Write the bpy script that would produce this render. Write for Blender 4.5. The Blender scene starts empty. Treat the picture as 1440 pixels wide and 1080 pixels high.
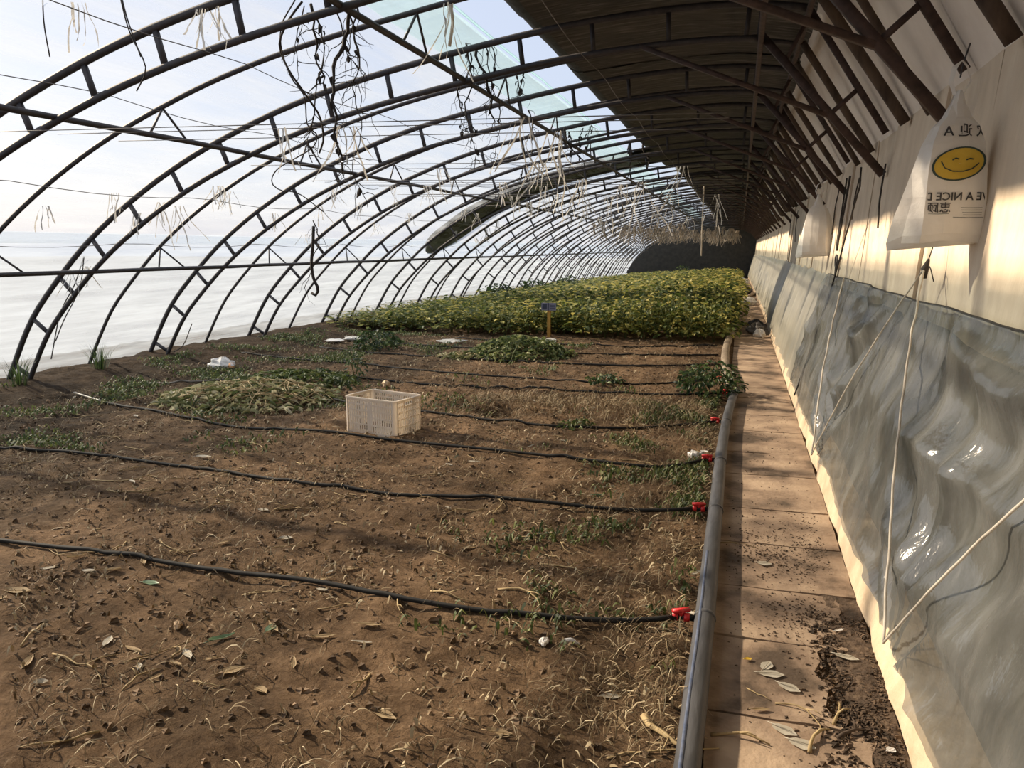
import bpy, math, random
import numpy as np
from mathutils import Vector, noise as mnoise, Matrix
random.seed(7); rng = np.random.default_rng(7)
S = bpy.context.scene
COL = S.collection
PI = math.pi

# ------------------------------------------------------------------ camera model (used to read positions off the photograph)
F = 1090.0; CAMH = 1.55; A = math.radians(16.22); P = math.radians(9.99)
RV = Vector((math.cos(A), math.sin(A), 0)); FV = Vector((-math.sin(A)*math.cos(P), math.cos(A)*math.cos(P), -math.sin(P)))
UV_ = RV.cross(FV); CP = Vector((0, 0, CAMH))
def ray(x, y): return RV*((x-720)/F) + UV_*((540-y)/F) + FV
def on_z(x, y, z=0.0):
    v = ray(x, y); return CP + v*((z-CAMH)/v.z)
def on_y(x, y, Y):
    v = ray(x, y); return CP + v*(Y/v.y)
def on_x(x, y, X):
    v = ray(x, y); return CP + v*(X/v.x)

# ------------------------------------------------------------------ materials
def new_mat(name):
    m = bpy.data.materials.new(name); m.use_nodes = True
    nt = m.node_tree
    for n in list(nt.nodes): nt.nodes.remove(n)
    out = nt.nodes.new('ShaderNodeOutputMaterial')
    return m, nt, out
def N(nt, kind, **kw):
    n = nt.nodes.new(kind)
    for k, v in kw.items():
        if k.startswith('i_'):
            key = k[2:].replace('_', ' ')
            n.inputs[key].default_value = v
        else: setattr(n, k, v)
    return n
def ramp(nt, fac, stops):
    r = nt.nodes.new('ShaderNodeValToRGB'); cr = r.color_ramp
    while len(cr.elements) < len(stops): cr.elements.new(0.5)
    for e, (p, c) in zip(cr.elements, stops): e.position = p; e.color = (c[0], c[1], c[2], 1)
    nt.links.new(fac, r.inputs[0]); return r.outputs[0]
def noise_fac(nt, scale, detail=4, vec=None, rough=.55, stretch=None):
    tc = nt.nodes.new('ShaderNodeTexCoord'); src = tc.outputs['Object']
    if stretch:
        mp = nt.nodes.new('ShaderNodeMapping'); mp.inputs['Scale'].default_value = stretch
        nt.links.new(src, mp.inputs[0]); src = mp.outputs[0]
    n = N(nt, 'ShaderNodeTexNoise', i_Scale=scale, i_Detail=detail, i_Roughness=rough)
    nt.links.new(src, n.inputs['Vector']); return n.outputs['Fac']
def mat(name, stops, scale=8, rough=.8, bump=0, bscale=None, detail=4, metallic=0, spec=.5, stretch=None, island=False, transl=0, tcol=None):
    m, nt, out = new_mat(name)
    if island: fac = nt.nodes.new('ShaderNodeNewGeometry').outputs['Random Per Island']
    else: fac = noise_fac(nt, scale, detail, stretch=stretch)
    if len(stops) == 1: stops = [(0, stops[0]), (1, [c*1.0 for c in stops[0]])]
    col = ramp(nt, fac, stops)
    b = N(nt, 'ShaderNodeBsdfPrincipled', i_Roughness=rough, i_Metallic=metallic)
    b.inputs['Specular IOR Level'].default_value = spec
    nt.links.new(col, b.inputs['Base Color'])
    if bump:
        bn = N(nt, 'ShaderNodeBump', i_Strength=1.0, i_Distance=bump)
        nt.links.new(noise_fac(nt, bscale or scale*3, 6, stretch=stretch), bn.inputs['Height']); nt.links.new(bn.outputs[0], b.inputs['Normal'])
    sh = b.outputs[0]
    if transl:
        t = nt.nodes.new('ShaderNodeBsdfTranslucent'); nt.links.new(col, t.inputs[0])
        mx = N(nt, 'ShaderNodeMixShader'); mx.inputs[0].default_value = transl
        nt.links.new(sh, mx.inputs[1]); nt.links.new(t.outputs[0], mx.inputs[2]); sh = mx.outputs[0]
    nt.links.new(sh, out.inputs[0]); return m
def film_mat(name, transp, transl, dcol, tcol, gloss=.06, grough=.25, streak=(1, .15, 1), vary=.12, scale=5, bump=.0):
    """thin polythene: part see-through, part milky, faint sheen"""
    m, nt, out = new_mat(name)
    f = noise_fac(nt, scale, 5, stretch=streak)
    mr = N(nt, 'ShaderNodeMapRange'); mr.inputs['From Min'].default_value = .3; mr.inputs['From Max'].default_value = .7
    mr.inputs['To Min'].default_value = transp-vary; mr.inputs['To Max'].default_value = transp+vary
    nt.links.new(f, mr.inputs[0])
    tp = nt.nodes.new('ShaderNodeBsdfTransparent'); tp.inputs[0].default_value = (*tcol, 1)
    tl = nt.nodes.new('ShaderNodeBsdfTranslucent'); tl.inputs[0].default_value = (*dcol, 1)
    df = nt.nodes.new('ShaderNodeBsdfDiffuse'); df.inputs[0].default_value = (*dcol, 1)
    m1 = N(nt, 'ShaderNodeMixShader'); m1.inputs[0].default_value = transl
    nt.links.new(df.outputs[0], m1.inputs[1]); nt.links.new(tl.outputs[0], m1.inputs[2])
    m2 = N(nt, 'ShaderNodeMixShader'); nt.links.new(mr.outputs[0], m2.inputs[0])
    nt.links.new(m1.outputs[0], m2.inputs[1]); nt.links.new(tp.outputs[0], m2.inputs[2])
    g = N(nt, 'ShaderNodeBsdfGlossy'); g.inputs['Roughness'].default_value = grough; g.inputs[0].default_value = (1, 1, 1, 1)
    fr = N(nt, 'ShaderNodeLayerWeight'); fr.inputs[0].default_value = .5
    mm = N(nt, 'ShaderNodeMath', operation='MULTIPLY_ADD'); mm.inputs[1].default_value = gloss*2; mm.inputs[2].default_value = gloss
    nt.links.new(fr.outputs['Fresnel'], mm.inputs[0])
    m3 = N(nt, 'ShaderNodeMixShader'); nt.links.new(mm.outputs[0], m3.inputs[0])
    nt.links.new(m2.outputs[0], m3.inputs[1]); nt.links.new(g.outputs[0], m3.inputs[2])
    if bump:
        bn = N(nt, 'ShaderNodeBump', i_Strength=1.0, i_Distance=bump)
        nt.links.new(noise_fac(nt, scale*1.3, 5, stretch=streak), bn.inputs['Height'])
        for q in (tl, df, g): nt.links.new(bn.outputs[0], q.inputs['Normal'])
    nt.links.new(m3.outputs[0], out.inputs[0]); return m

M = {}
M['steel'] = mat('dark_painted_steel', [(.3, (.022, .022, .028)), (.7, (.05, .045, .05))], 20, .6)
M['rust'] = mat('rusty_brown_steel', [(.3, (.03, .018, .016)), (.7, (.075, .045, .038))], 18, .75)
M['wood'] = mat('old_dark_wood', [(.3, (.035, .022, .015)), (.7, (.11, .075, .05))], 14, .9, stretch=(1, 1, .2))
M['film'] = film_mat('milky_roof_film', .66, .55, (.59, .66, .75), (.96, .98, 1), gloss=.02, streak=(.6, .10, .6), vary=.2, scale=7, bump=.012)
M['skirt'] = film_mat('bluish_skirt_film', .52, .50, (.56, .66, .79), (.86, .93, 1), gloss=.02, streak=(.5, .10, 1.6), vary=.2, scale=8, bump=.012)  # lower film tinted bluer and less see-through than the roof film
M['flap'] = film_mat('teal_vent_film', .44, .7, (.50, .68, .74), (.80, .93, .96), gloss=.04, streak=(.3, 2, .3), vary=.1, scale=4)
M['sheet'] = film_mat('grey_wall_sheet', .55, .30, (.235, .24, .235), (.62, .64, .63), gloss=.07, grough=.14, streak=(1, 1.6, .6), vary=.26, scale=4, bump=.02)
M['sheet2'] = film_mat('pale_wall_sheet', .30, .35, (.46, .44, .37), (.8, .8, .76), gloss=.08, grough=.3, streak=(1, 1.5, .15), vary=.12, scale=3, bump=.01)
M['quilt'] = mat('reed_brown_quilt', [(.25, (.022, .019, .017)), (.55, (.062, .057, .05)), (.75, (.16, .15, .135))], 9, .95, bump=.012, bscale=16, stretch=(.35, 2.6, .6))
M['quilt_dark'] = mat('black_green_quilt', [(.3, (.022, .026, .024)), (.7, (.055, .062, .056))], 10, .9, bump=.01)
M['board'] = mat('white_roof_board', [(.3, (.66, .60, .54)), (.7, (.80, .75, .69))], 3, .9, bump=.006, bscale=12)
M['wall'] = mat('cream_mud_wall', [(.25, (.52, .43, .325)), (.5, (.625, .52, .40)), (.75, (.69, .595, .47))], 5, .9, bump=.01, bscale=20, stretch=(1, 1, .45))
M['berm'] = mat('dark_wall_earth', [(.3, (.05, .05, .042)), (.5, (.11, .108, .09)), (.7, (.21, .205, .18))], 2.2, .9, bump=.03, bscale=5)
M['plinth'] = mat('cream_plaster', [(.3, (.47, .36, .24)), (.7, (.64, .51, .365))], 8, .9, bump=.008, bscale=25)
M['endwall'] = mat('dark_end_wall', [(.3, (.03, .032, .03)), (.7, (.06, .055, .05))], 4, .95)
M['slab'] = mat('worn_concrete', [(.36, (.085, .058, .038)), (.47, (.25, .175, .12)), (.64, (.42, .31, .215))], 3.0, .9, bump=.006, bscale=30, detail=8)
M['hose'] = mat('black_drip_hose', [(.3, (.012, .012, .012)), (.7, (.025, .024, .022))], 12, .75, spec=.25)
M['hosegrey'] = mat('weathered_hose_end', [(.3, (.10, .09, .075)), (.7, (.22, .20, .17))], 12, .5)
M['pipe'] = mat('grey_layflat_pipe', [(.3, (.045, .046, .05)), (.7, (.10, .10, .105))], 6, .5, spec=.3, bump=.004, bscale=14, stretch=(3, .6, 3))
M['pipe_blue'] = mat('blue_pipe_stripe', [(.3, (.05, .07, .13)), (.7, (.14, .16, .22))], 30, .4)
M['pipe_brown'] = mat('dusty_brown_hose', [(.3, (.15, .11, .075)), (.7, (.3, .24, .17))], 9, .7, bump=.006)
M['red'] = mat('red_plastic', [(0, (.55, .018, .02)), (1, (.7, .03, .03))], 9, .35)
M['crate'] = mat('white_crate_plastic', [(.3, (.84, .77, .67)), (.7, (.93, .87, .78))], 6, .45, transl=.45)
M['bag'] = mat('white_bag_film', [(.3, (.68, .66, .63)), (.7, (.82, .80, .77))], 5, .42, transl=.35, bump=.012, bscale=6)
M['bagyel'] = mat('mustard_print', [(.3, (.52, .34, .03)), (.7, (.68, .47, .06))], 8, .5)
M['baggreen'] = mat('dark_green_print', [(.3, (.02, .045, .04)), (.7, (.04, .07, .06))], 9, .5)
M['bagink'] = mat('black_print', [(.3, (.02, .02, .025)), (.7, (.06, .06, .065))], 14, .5)
M['twine'] = mat('pale_twine', [(.3, (.55, .50, .42)), (.7, (.75, .70, .62))], 20, .8, transl=.3)
M['scrap'] = mat('pale_film_scrap', [(.3, (.52, .51, .48)), (.7, (.76, .75, .72))], 20, .7, transl=.3)
M['whiteplas'] = mat('white_plastic_litter', [(.3, (.72, .70, .68)), (.7, (.88, .87, .85))], 9, .5, transl=.2)
M['orange'] = mat('orange_peel_litter', [(.3, (.6, .25, .10)), (.7, (.75, .42, .22))], 9, .7)
M['peach'] = mat('pale_clod', [(.3, (.55, .38, .22)), (.7, (.7, .55, .38))], 14, .8)
M['drystring'] = mat('withered_vine_skin', [(.3, (.16, .13, .10)), (.7, (.36, .31, .25))], 9, .9, transl=.2)
M['rope'] = mat('dark_rope', [(.3, (.02, .018, .016)), (.7, (.06, .05, .045))], 30, .9)
M['vine'] = mat('dead_black_vine', [(.3, (.015, .014, .014)), (.7, (.05, .043, .04))], 30, .95)
M['wire'] = mat('thin_wire', [(.3, (.06, .058, .058)), (.7, (.16, .15, .15))], 9, .6)
M['soil'] = None
M['crumb'] = mat('soil_crumb', [(0, (.06, .038, .022)), (.5, (.16, .105, .062)), (1, (.30, .21, .135))], island=True, rough=.95)
M['crumbdark2'] = mat('dark_earth', [(.3, (.035, .023, .014)), (.5, (.085, .055, .035)), (.7, (.16, .11, .07))], 14, .95, bump=.02, bscale=30)
M['crumbdark'] = mat('dark_soil_crumb', [(0, (.03, .02, .012)), (.6, (.075, .048, .03)), (1, (.17, .115, .075))], island=True, rough=.95)
M['straw'] = mat('straw_litter', [(0, (.09, .06, .03)), (.45, (.22, .155, .08)), (.8, (.40, .31, .18)), (1, (.52, .44, .29))], island=True, rough=.8)
M['stem'] = mat('dry_stem', [(.3, (.26, .18, .085)), (.7, (.46, .35, .18))], 15, .8)
M['dryleaf'] = mat('dry_leaf', [(.3, (.30, .21, .11)), (.7, (.50, .38, .22))], 18, .8, transl=.2)
M['greyleaf'] = mat('bleached_leaf', [(.3, (.42, .38, .30)), (.7, (.60, .56, .47))], 22, .75, transl=.2)
M['greenleaf'] = mat('blue_green_leaf', [(.3, (.13, .22, .12)), (.7, (.24, .35, .22))], 22, .5, transl=.25)
M['crop'] = mat('crop_leaf', [(0, (.04, .07, .02)), (.3, (.095, .13, .032)), (.55, (.25, .265, .065)), (.8, (.47, .43, .12)), (1, (.62, .52, .18))], island=True, rough=.55, transl=.42)
M['darkleaf'] = mat('dark_weed_leaf', [(0, (.018, .035, .015)), (.6, (.05, .09, .03)), (1, (.14, .2, .06))], island=True, rough=.5, transl=.3)
M['weed'] = mat('low_weed', [(0, (.03, .05, .015)), (.6, (.085, .12, .03)), (1, (.2, .22, .07))], island=True, rough=.6, transl=.3)
M['wilt'] = mat('wilted_vine', [(0, (.06, .085, .03)), (.35, (.19, .21, .085)), (.65, (.40, .38, .21)), (1, (.62, .57, .40))], island=True, rough=.7, transl=.25)
M['wiltgreen'] = mat('wilting_green_vine', [(0, (.035, .06, .02)), (.45, (.11, .15, .045)), (.75, (.24, .27, .10)), (1, (.42, .41, .22))], island=True, rough=.7, transl=.3)
M['greenstem'] = mat('green_stem', [(.3, (.08, .11, .03)), (.7, (.16, .19, .06))], 10, .7)
M['post'] = mat('yellow_wood_post', [(.3, (.33, .17, .03)), (.7, (.5, .3, .06))], 10, .8)
M['signblue'] = mat('dull_blue_plate', [(.3, (.13, .14, .22)), (.7, (.2, .21, .30))], 10, .5)
M['signink'] = mat('dark_sign_ink', [(.3, (.02, .03, .07)), (.7, (.04, .05, .09))], 10, .5)
M['rag'] = mat('grey_rag', [(.3, (.06, .055, .05)), (.7, (.17, .16, .15))], 9, .9, bump=.01)
M['outside'] = mat('outside_land', [(.3, (.17, .18, .20)), (.7, (.21, .22, .24))], .6, .95)

# bare soil: brown loam with paler dried crust and damp dark patches
def soil_mat():
    m, nt, out = new_mat('brown_loam')
    big = noise_fac(nt, 1.1, 5); fine = noise_fac(nt, 26, 8, rough=.7); mid = noise_fac(nt, 6, 6)
    c1 = ramp(nt, fine, [(.3, (.055, .034, .02)), (.5, (.18, .118, .07)), (.7, (.36, .255, .16))])
    c2 = ramp(nt, mid, [(.3, (.065, .042, .025)), (.5, (.19, .126, .075)), (.72, (.36, .25, .155))])
    mx = N(nt, 'ShaderNodeMix', data_type='RGBA'); mx.inputs[0].default_value = .5
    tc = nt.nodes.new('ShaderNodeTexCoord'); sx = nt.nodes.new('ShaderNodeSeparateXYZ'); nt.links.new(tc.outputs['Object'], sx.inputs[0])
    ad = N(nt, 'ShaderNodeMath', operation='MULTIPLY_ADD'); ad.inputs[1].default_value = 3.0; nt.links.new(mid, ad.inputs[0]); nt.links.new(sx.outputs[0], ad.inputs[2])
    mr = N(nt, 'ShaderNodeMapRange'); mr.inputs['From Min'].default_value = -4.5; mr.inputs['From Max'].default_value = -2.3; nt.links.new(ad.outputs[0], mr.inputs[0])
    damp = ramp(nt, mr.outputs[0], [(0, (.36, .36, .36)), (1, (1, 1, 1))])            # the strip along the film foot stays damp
    nt.links.new(c1, mx.inputs[6]); nt.links.new(c2, mx.inputs[7])
    dk = ramp(nt, big, [(.35, (.55, .53, .5)), (.6, (1.1, 1.05, 1.0))])
    ml = N(nt, 'ShaderNodeMix', data_type='RGBA', blend_type='MULTIPLY'); ml.inputs[0].default_value = 1
    nt.links.new(mx.outputs[2], ml.inputs[6]); nt.links.new(dk, ml.inputs[7])
    b = N(nt, 'ShaderNodeBsdfPrincipled', i_Roughness=.95); b.inputs['Specular IOR Level'].default_value = .15
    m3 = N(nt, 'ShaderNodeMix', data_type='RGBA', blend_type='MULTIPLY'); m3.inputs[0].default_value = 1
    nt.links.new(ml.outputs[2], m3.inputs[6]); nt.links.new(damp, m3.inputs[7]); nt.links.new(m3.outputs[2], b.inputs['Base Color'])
    bn = N(nt, 'ShaderNodeBump', i_Strength=1.0, i_Distance=.05); nt.links.new(fine, bn.inputs['Height'])
    bn2 = N(nt, 'ShaderNodeBump', i_Strength=1.0, i_Distance=.05); nt.links.new(mid, bn2.inputs['Height'])
    nt.links.new(bn2.outputs[0], bn.inputs['Normal']); nt.links.new(bn.outputs[0], b.inputs['Normal'])
    nt.links.new(b.outputs[0], out.inputs[0]); return m
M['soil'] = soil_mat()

# ------------------------------------------------------------------ mesh collector
class MB:
    def __init__(s): s.v = []; s.f = []; s.n = 0
    def add(s, vs, fs):
        o = s.n; s.v.extend([tuple(q) for q in vs]); s.f.extend([tuple(i+o for i in f) for f in fs]); s.n += len(vs); return s
    def box(s, c, d, rot=None):
        vs = [Vector((x*d[0]/2, y*d[1]/2, z*d[2]/2)) for x in (-1, 1) for y in (-1, 1) for z in (-1, 1)]
        if rot: vs = [rot @ q for q in vs]
        vs = [q+Vector(c) for q in vs]
        return s.add(vs, [(0, 1, 3, 2), (4, 6, 7, 5), (0, 4, 5, 1), (2, 3, 7, 6), (0, 2, 6, 4), (1, 5, 7, 3)])
    def bar(s, a, b, w, h=None, up=(0, 1, 0)):
        """square section bar"""
        a = Vector(a); b = Vector(b); h = h or w; d = (b-a).normalized(); u = Vector(up)
        if abs(d.dot(u)) > .95: u = Vector((1, 0, 0))
        x = d.cross(u).normalized(); y = x.cross(d)
        vs = [p+x*(i*w/2)+y*(j*h/2) for p in (a, b) for i, j in ((-1, -1), (1, -1), (1, 1), (-1, 1))]
        return s.add(vs, [(0, 3, 2, 1), (4, 5, 6, 7), (0, 1, 5, 4), (1, 2, 6, 5), (2, 3, 7, 6), (3, 0, 4, 7)])
    def tube(s, pts, r, sides=8, flat=1.0, cap=True):
        pts = [Vector(p) for p in pts]; n = len(pts); rr = r if isinstance(r, (list, tuple)) else [r]*n
        vs = []; prev = None
        for i, p in enumerate(pts):
            d = (pts[min(i+1, n-1)]-pts[max(i-1, 0)])
            d = d.normalized() if d.length > 1e-9 else Vector((0, 0, 1))
            if prev is None:
                u = Vector((0, 0, 1)) if abs(d.z) < .9 else Vector((1, 0, 0))
                u = (u-d*u.dot(d)).normalized()
            else:
                u = prev-d*prev.dot(d); u = u.normalized() if u.length > 1e-6 else prev
            prev = u; x = d.cross(u)
            for k in range(sides):
                t = 2*PI*k/sides; vs.append(p+x*(math.cos(t)*rr[i])+u*(math.sin(t)*rr[i]*flat))
        fs = []
        for i in range(n-1):
            for k in range(sides):
                a = i*sides+k; b = i*sides+(k+1) % sides; fs.append((a, b, b+sides, a+sides))
        if cap: fs.append(tuple(reversed(range(sides)))); fs.append(tuple((n-1)*sides+k for k in range(sides)))
        return s.add(vs, fs)
    def grid(s, rows):
        nr = len(rows); nc = len(rows[0]); vs = [q for r in rows for q in r]
        return s.add(vs, [(i*nc+j, i*nc+j+1, (i+1)*nc+j+1, (i+1)*nc+j) for i in range(nr-1) for j in range(nc-1)])
    def build(s, name, m, parent=None, smooth=True):
        me = bpy.data.meshes.new(name); me.from_pydata(s.v, [], s.f); me.update()
        if smooth: me.polygons.foreach_set('use_smooth', [True]*len(me.polygons))
        me.materials.append(m); o = bpy.data.objects.new(name, me); COL.objects.link(o)
        if parent: o.parent = parent
        return o
def tag(o, label=None, cat=None, group=None, kind=None):
    if label: o['label'] = label
    if cat: o['category'] = cat
    if group: o['group'] = group
    if kind: o['kind'] = kind
    return o
def empty(name, loc=(0, 0, 0), rz=0):
    o = bpy.data.objects.new(name, None); COL.objects.link(o); o.location = loc; o.rotation_euler = (0, 0, rz); o.empty_display_size = .1; return o
KIDS = {}
def kids(o):
    return list(o.children)
def copy_tree(o, parent=None):
    c = o.copy(); COL.objects.link(c)
    if parent: c.parent = parent
    for ch in kids(o): copy_tree(ch, c)
    return c
def fb(p, sc=1.0, oct=3):
    return sum(mnoise.noise(Vector(p)*sc*(2**k))/(2**k) for k in range(oct))
ORD = ('first second third fourth fifth sixth seventh eighth ninth tenth eleventh twelfth thirteenth fourteenth fifteenth sixteenth seventeenth '
       'eighteenth nineteenth twentieth twenty-first twenty-second twenty-third twenty-fourth twenty-fifth twenty-sixth twenty-seventh twenty-eighth').split()

# ------------------------------------------------------------------ key sizes
YEND = 58.0; YBACK = -8.0
def drop(y): return -0.6*((y-18)/40)**1.3 if y > 18 else 0.0
def zg(x, y):
    """soil height"""
    z = .022*fb((x*1.1, y*1.1, 0), 1, 2)+.034*fb((x*4, y*4, 3), 1, 4)+drop(y)
    if x < -6.6: z += .10*min(1, (-6.6-x)/.8)
    if x > -.25: z -= .0
    d2 = ((x+2.15)/.22)**2+((y-6.95)/.14)**2          # a dug hole beside the straw row
    z -= .09*math.exp(-d2)
    if x < -.2: z += .05*math.exp(-((y-7.25)/.28)**2)*(1 if x > -2.7 else math.exp(-((x+2.7)/.4)**2))
    return z
def catmull(pts, n):
    P_ = [Vector(p) for p in pts]; P_ = [P_[0]*2-P_[1]]+P_+[P_[-1]*2-P_[-2]]; out = []
    for i in range(1, len(P_)-2):
        for k in range(n):
            t = k/n; a, b, c, d = P_[i-1:i+3]
            out.append(.5*((2*b)+(c-a)*t+(2*a-5*b+4*c-d)*t*t+(3*b-a-3*c+d)*t**3))
    out.append(P_[-2]); return out
def resample(pts, step):
    L = [0]
    for a, b in zip(pts, pts[1:]): L.append(L[-1]+(b-a).length)
    n = max(2, int(round(L[-1]/step))); out = []; j = 0
    for i in range(n+1):
        s = L[-1]*i/n
        while j < len(L)-2 and L[j+1] < s: j += 1
        t = (s-L[j])/max(1e-9, L[j+1]-L[j]); out.append(pts[j].lerp(pts[j+1], t))
    return out
OUTER = [(-8.0, -.15), (-7.9, .02), (-7.47, .75), (-7.18, 1.06), (-6.92, 1.32), (-6.65, 1.56), (-6.3, 1.82), (-5.79, 2.14), (-5.21, 2.44), (-4.64, 2.67), (-4.12, 2.85), (-3.56, 3.0),
         (-2.99, 3.12), (-2.43, 3.22), (-1.95, 3.30), (-1.5, 3.36), (-.9, 3.41), (-.3, 3.43), (.1, 3.41), (.44, 3.345)]
OUT = resample([Vector((p.x, 0, p.y)) for p in catmull([(a, b, 0) for a, b in OUTER], 8)], .155)
for _ in range(3): OUT = [OUT[0]]+[(a+b*2+c)/4 for a, b, c in zip(OUT, OUT[1:], OUT[2:])]+[OUT[-1]]
def nrm(pts, i):
    d = (pts[min(i+1, len(pts)-1)]-pts[max(i-1, 0)]).normalized(); return Vector((-d.z, 0, d.x))
def offset(pts, o): return [p+nrm(pts, i)*o for i, p in enumerate(pts)]
INN_ = offset(OUT, -.255)
INN = [p for p in INN_ if p.x < 0.02]+[Vector((.07, 0, 3.16))]
def zprof(x, pts=OUT):
    for a, b in zip(pts, pts[1:]):
        if a.x <= x <= b.x: return a.z+(b.z-a.z)*(x-a.x)/(b.x-a.x)
    return pts[-1].z
TY = [4.5, 6.7, 8.9, 11.2, 13.6]
while TY[-1]+2.33 < YEND-.5: TY.append(TY[-1]+2.33)

# ------------------------------------------------------------------ ground, path, walls
xs = list(np.arange(-9, -8, .25))+list(np.arange(-8, -0.04, .045))+[-.03, 0.0, .02, .3, .7]
ys = list(np.arange(YBACK, 1.4, .4))+list(np.arange(1.4, 9.5, .042))+list(np.arange(9.5, 20, .14))+list(np.arange(20, YEND+.6, 1.0))
rows = []
for y in ys:
    r = []
    for x in xs:
        z = zg(x, y)
        if x >= -.03: z = min(z, 0)*.2-.016+drop(y)
        r.append((x, y, z))
    rows.append(r)
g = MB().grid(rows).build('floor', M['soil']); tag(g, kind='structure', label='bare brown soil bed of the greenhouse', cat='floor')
land = MB().add([(-160, -90, -.55), (-8.3, -90, -.55), (-8.3, 160, -.55), (-160, 160, -.55)], [(0, 1, 2, 3)]).build('ground_outside', M['outside'])
tag(land, kind='structure', label='open land beyond the film', cat='ground')

path = empty('path', (.3, 0, 0)); tag(path, 'concrete slab walkway between the grey pipe and the wall', 'path', kind='structure')
seams = [YBACK, 1.0, 2.0, 2.5, 3.05, 3.55, 4.12, 4.7, 5.45, 6.05]
while seams[-1] < YEND: seams.append(seams[-1]+.75+random.uniform(-.12, .25))
for i, (a, b) in enumerate(zip(seams, seams[1:])):
    mb = MB(); z0 = drop((a+b)/2); tz = random.uniform(-.008, .008)
    x1 = .57; gap = .007
    nx, ny = 16, 14; rr = []
    cut = (i == 3 or i == 4)
    for jy in range(ny+1):
        y = a+gap+(b-a-2*gap)*jy/ny; row = []
        for jx in range(nx+1):
            x0 = -.035; xe = x1; ej = .05*fb((y*5, i, 2), 1, 4)
            if i == 4: xe = .51-.06*(1-jy/ny)+ej          # broken edge
            if i == 3: xe = .36+ej*1.6      # half of this slab has crumbled away
            if i in (1, 2): xe = .47+ej
            x = x0+(xe-x0)*jx/nx
            row.append((x-.3+.006*mnoise.noise((x*9, y*9, i)), y+.008*mnoise.noise((x*8, y*8, 4+i)), z0+tz*(jx/nx-.5)+.003*mnoise.noise((x*6, y*6, 9))))
        rr.append(row)
    mb.grid(rr)
    # skirts so that slabs have thickness
    edge = [rr[0][k] for k in range(nx+1)]+[rr[k][nx] for k in range(1, ny+1)]+[rr[ny][k] for k in range(nx-1, -1, -1)]+[rr[k][0] for k in range(ny-1, 0, -1)]
    low = [(q[0], q[1], q[2]-.045) for q in edge]; n = len(edge)
    mb.add(edge+low, [(k, n+k, n+(k+1) % n, (k+1) % n) for k in range(n)])
    mb.build('slab', M['slab'], path, smooth=False)

# back wall: leaning cream boards above, earth bank below
wl = empty('wall_right', (1, 0, 0)); tag(wl, 'cream back wall of leaning panels above an earth bank', 'wall', kind='structure')
y = YBACK; ytop = 2.44
while y < YEND:
    w = random.choice([.55, .62, .9, 1.1, .8]); w = min(w, YEND-y+.01); o = random.uniform(-.012, .012); ln = random.uniform(-.012, .012)
    mb = MB(); rr = []
    for k in range(9):
        t = k/8; z = 1.12+(ytop-1.12)*t; x = .965+.105*t+o+ln*t
        dz = drop(y)*.25
        rr.append([(x-1+.006*mnoise.noise((z*3, yy*3, 1)), yy, z+dz) for yy in (y+.004, y+w*.33, y+w*.66, y+w-.004)])
    mb.grid(rr)
    for e in (0, 3): mb.grid([[r[e], (r[e][0]+.05, r[e][1], r[e][2])] for r in rr])
    mb.build('wall_panel', M['wall'], wl, smooth=False); y += w
mb = MB(); rr = []
for yy in np.arange(YBACK, YEND+.6, .25):
    d = drop(yy)
    rr.append([(x-1+.02*mnoise.noise((yy*1.5, z*3, 2)), yy, z+d*(1 if z < .5 else .4)) for x, z in ((.72, -.3), (.73, .15), (.80, .45), (.88, .8), (.965, 1.16), (1.12, 1.18), (1.22, 2.4))])
mb.grid(rr); mb.build('earth_bank', M['berm'], wl)
rr = []
for yy in list(np.arange(YBACK, 1, .5))+list(np.arange(1, 8, .06))+list(np.arange(8, YEND+.6, .5)):
    d = drop(yy); q = .012*fb((yy*3, 0, 5), 1, 2); e = .03*max(0, fb((yy*2.2, 0, 8), 1, 2))
    rr.append([(.572+q+e, yy, -.25+d), (.574+q+e, yy, .01+d), (.590+q, yy, .06+d), (.605+q*.6, yy, .125+q*1.2+d), (.66, yy, .14+d), (.76, yy, .14+d)])
pl = MB().grid(rr).build('baseboard_right', M['plinth']); tag(pl, 'cream plaster foot of the wall along the walkway', 'baseboard', kind='structure')

ce = empty('ceiling', (0, 0, 3)); tag(ce, 'white back slope of the roof over the walkway', 'ceiling', kind='structure')
y = YBACK
while y < YEND+.5:
    w = 1.25
    rr = [[(.47+.64*t, yy, .45-1.10*t+.006*mnoise.noise((yy*2, t*4, 0))+drop(y)*.25) for yy in (y+.002, y+w*.5, y+w-.002)] for t in np.linspace(0, 1, 7)]
    mb = MB().grid(rr); mb.grid([[(q[0]+.05, q[1], q[2]+.04) for q in r] for r in rr])
    mb.build('ceiling_board', M['board'], ce, smooth=False); y += w
# end walls
for nm, yy, lb in (('wall_far', YEND, 'dark end wall beyond the crop'), ('wall_near', YBACK, 'end wall behind the viewer')):
    vs = [(p.x, yy, p.z) for p in OUT]+[(1.1, yy, 2.5), (1.1, yy, -1.5), (-8.1, yy, -1.5)]
    n = len(vs); mb = MB().add(vs+[(a, b+.2, c) for a, b, c in vs], [tuple(range(n)), tuple(range(2*n-1, n-1, -1))]+[(k, (k+1) % n, n+(k+1) % n, n+k) for k in range(n)])
    tag(mb.build(nm, M['endwall'], smooth=False), lb, 'wall', kind='structure')

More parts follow.
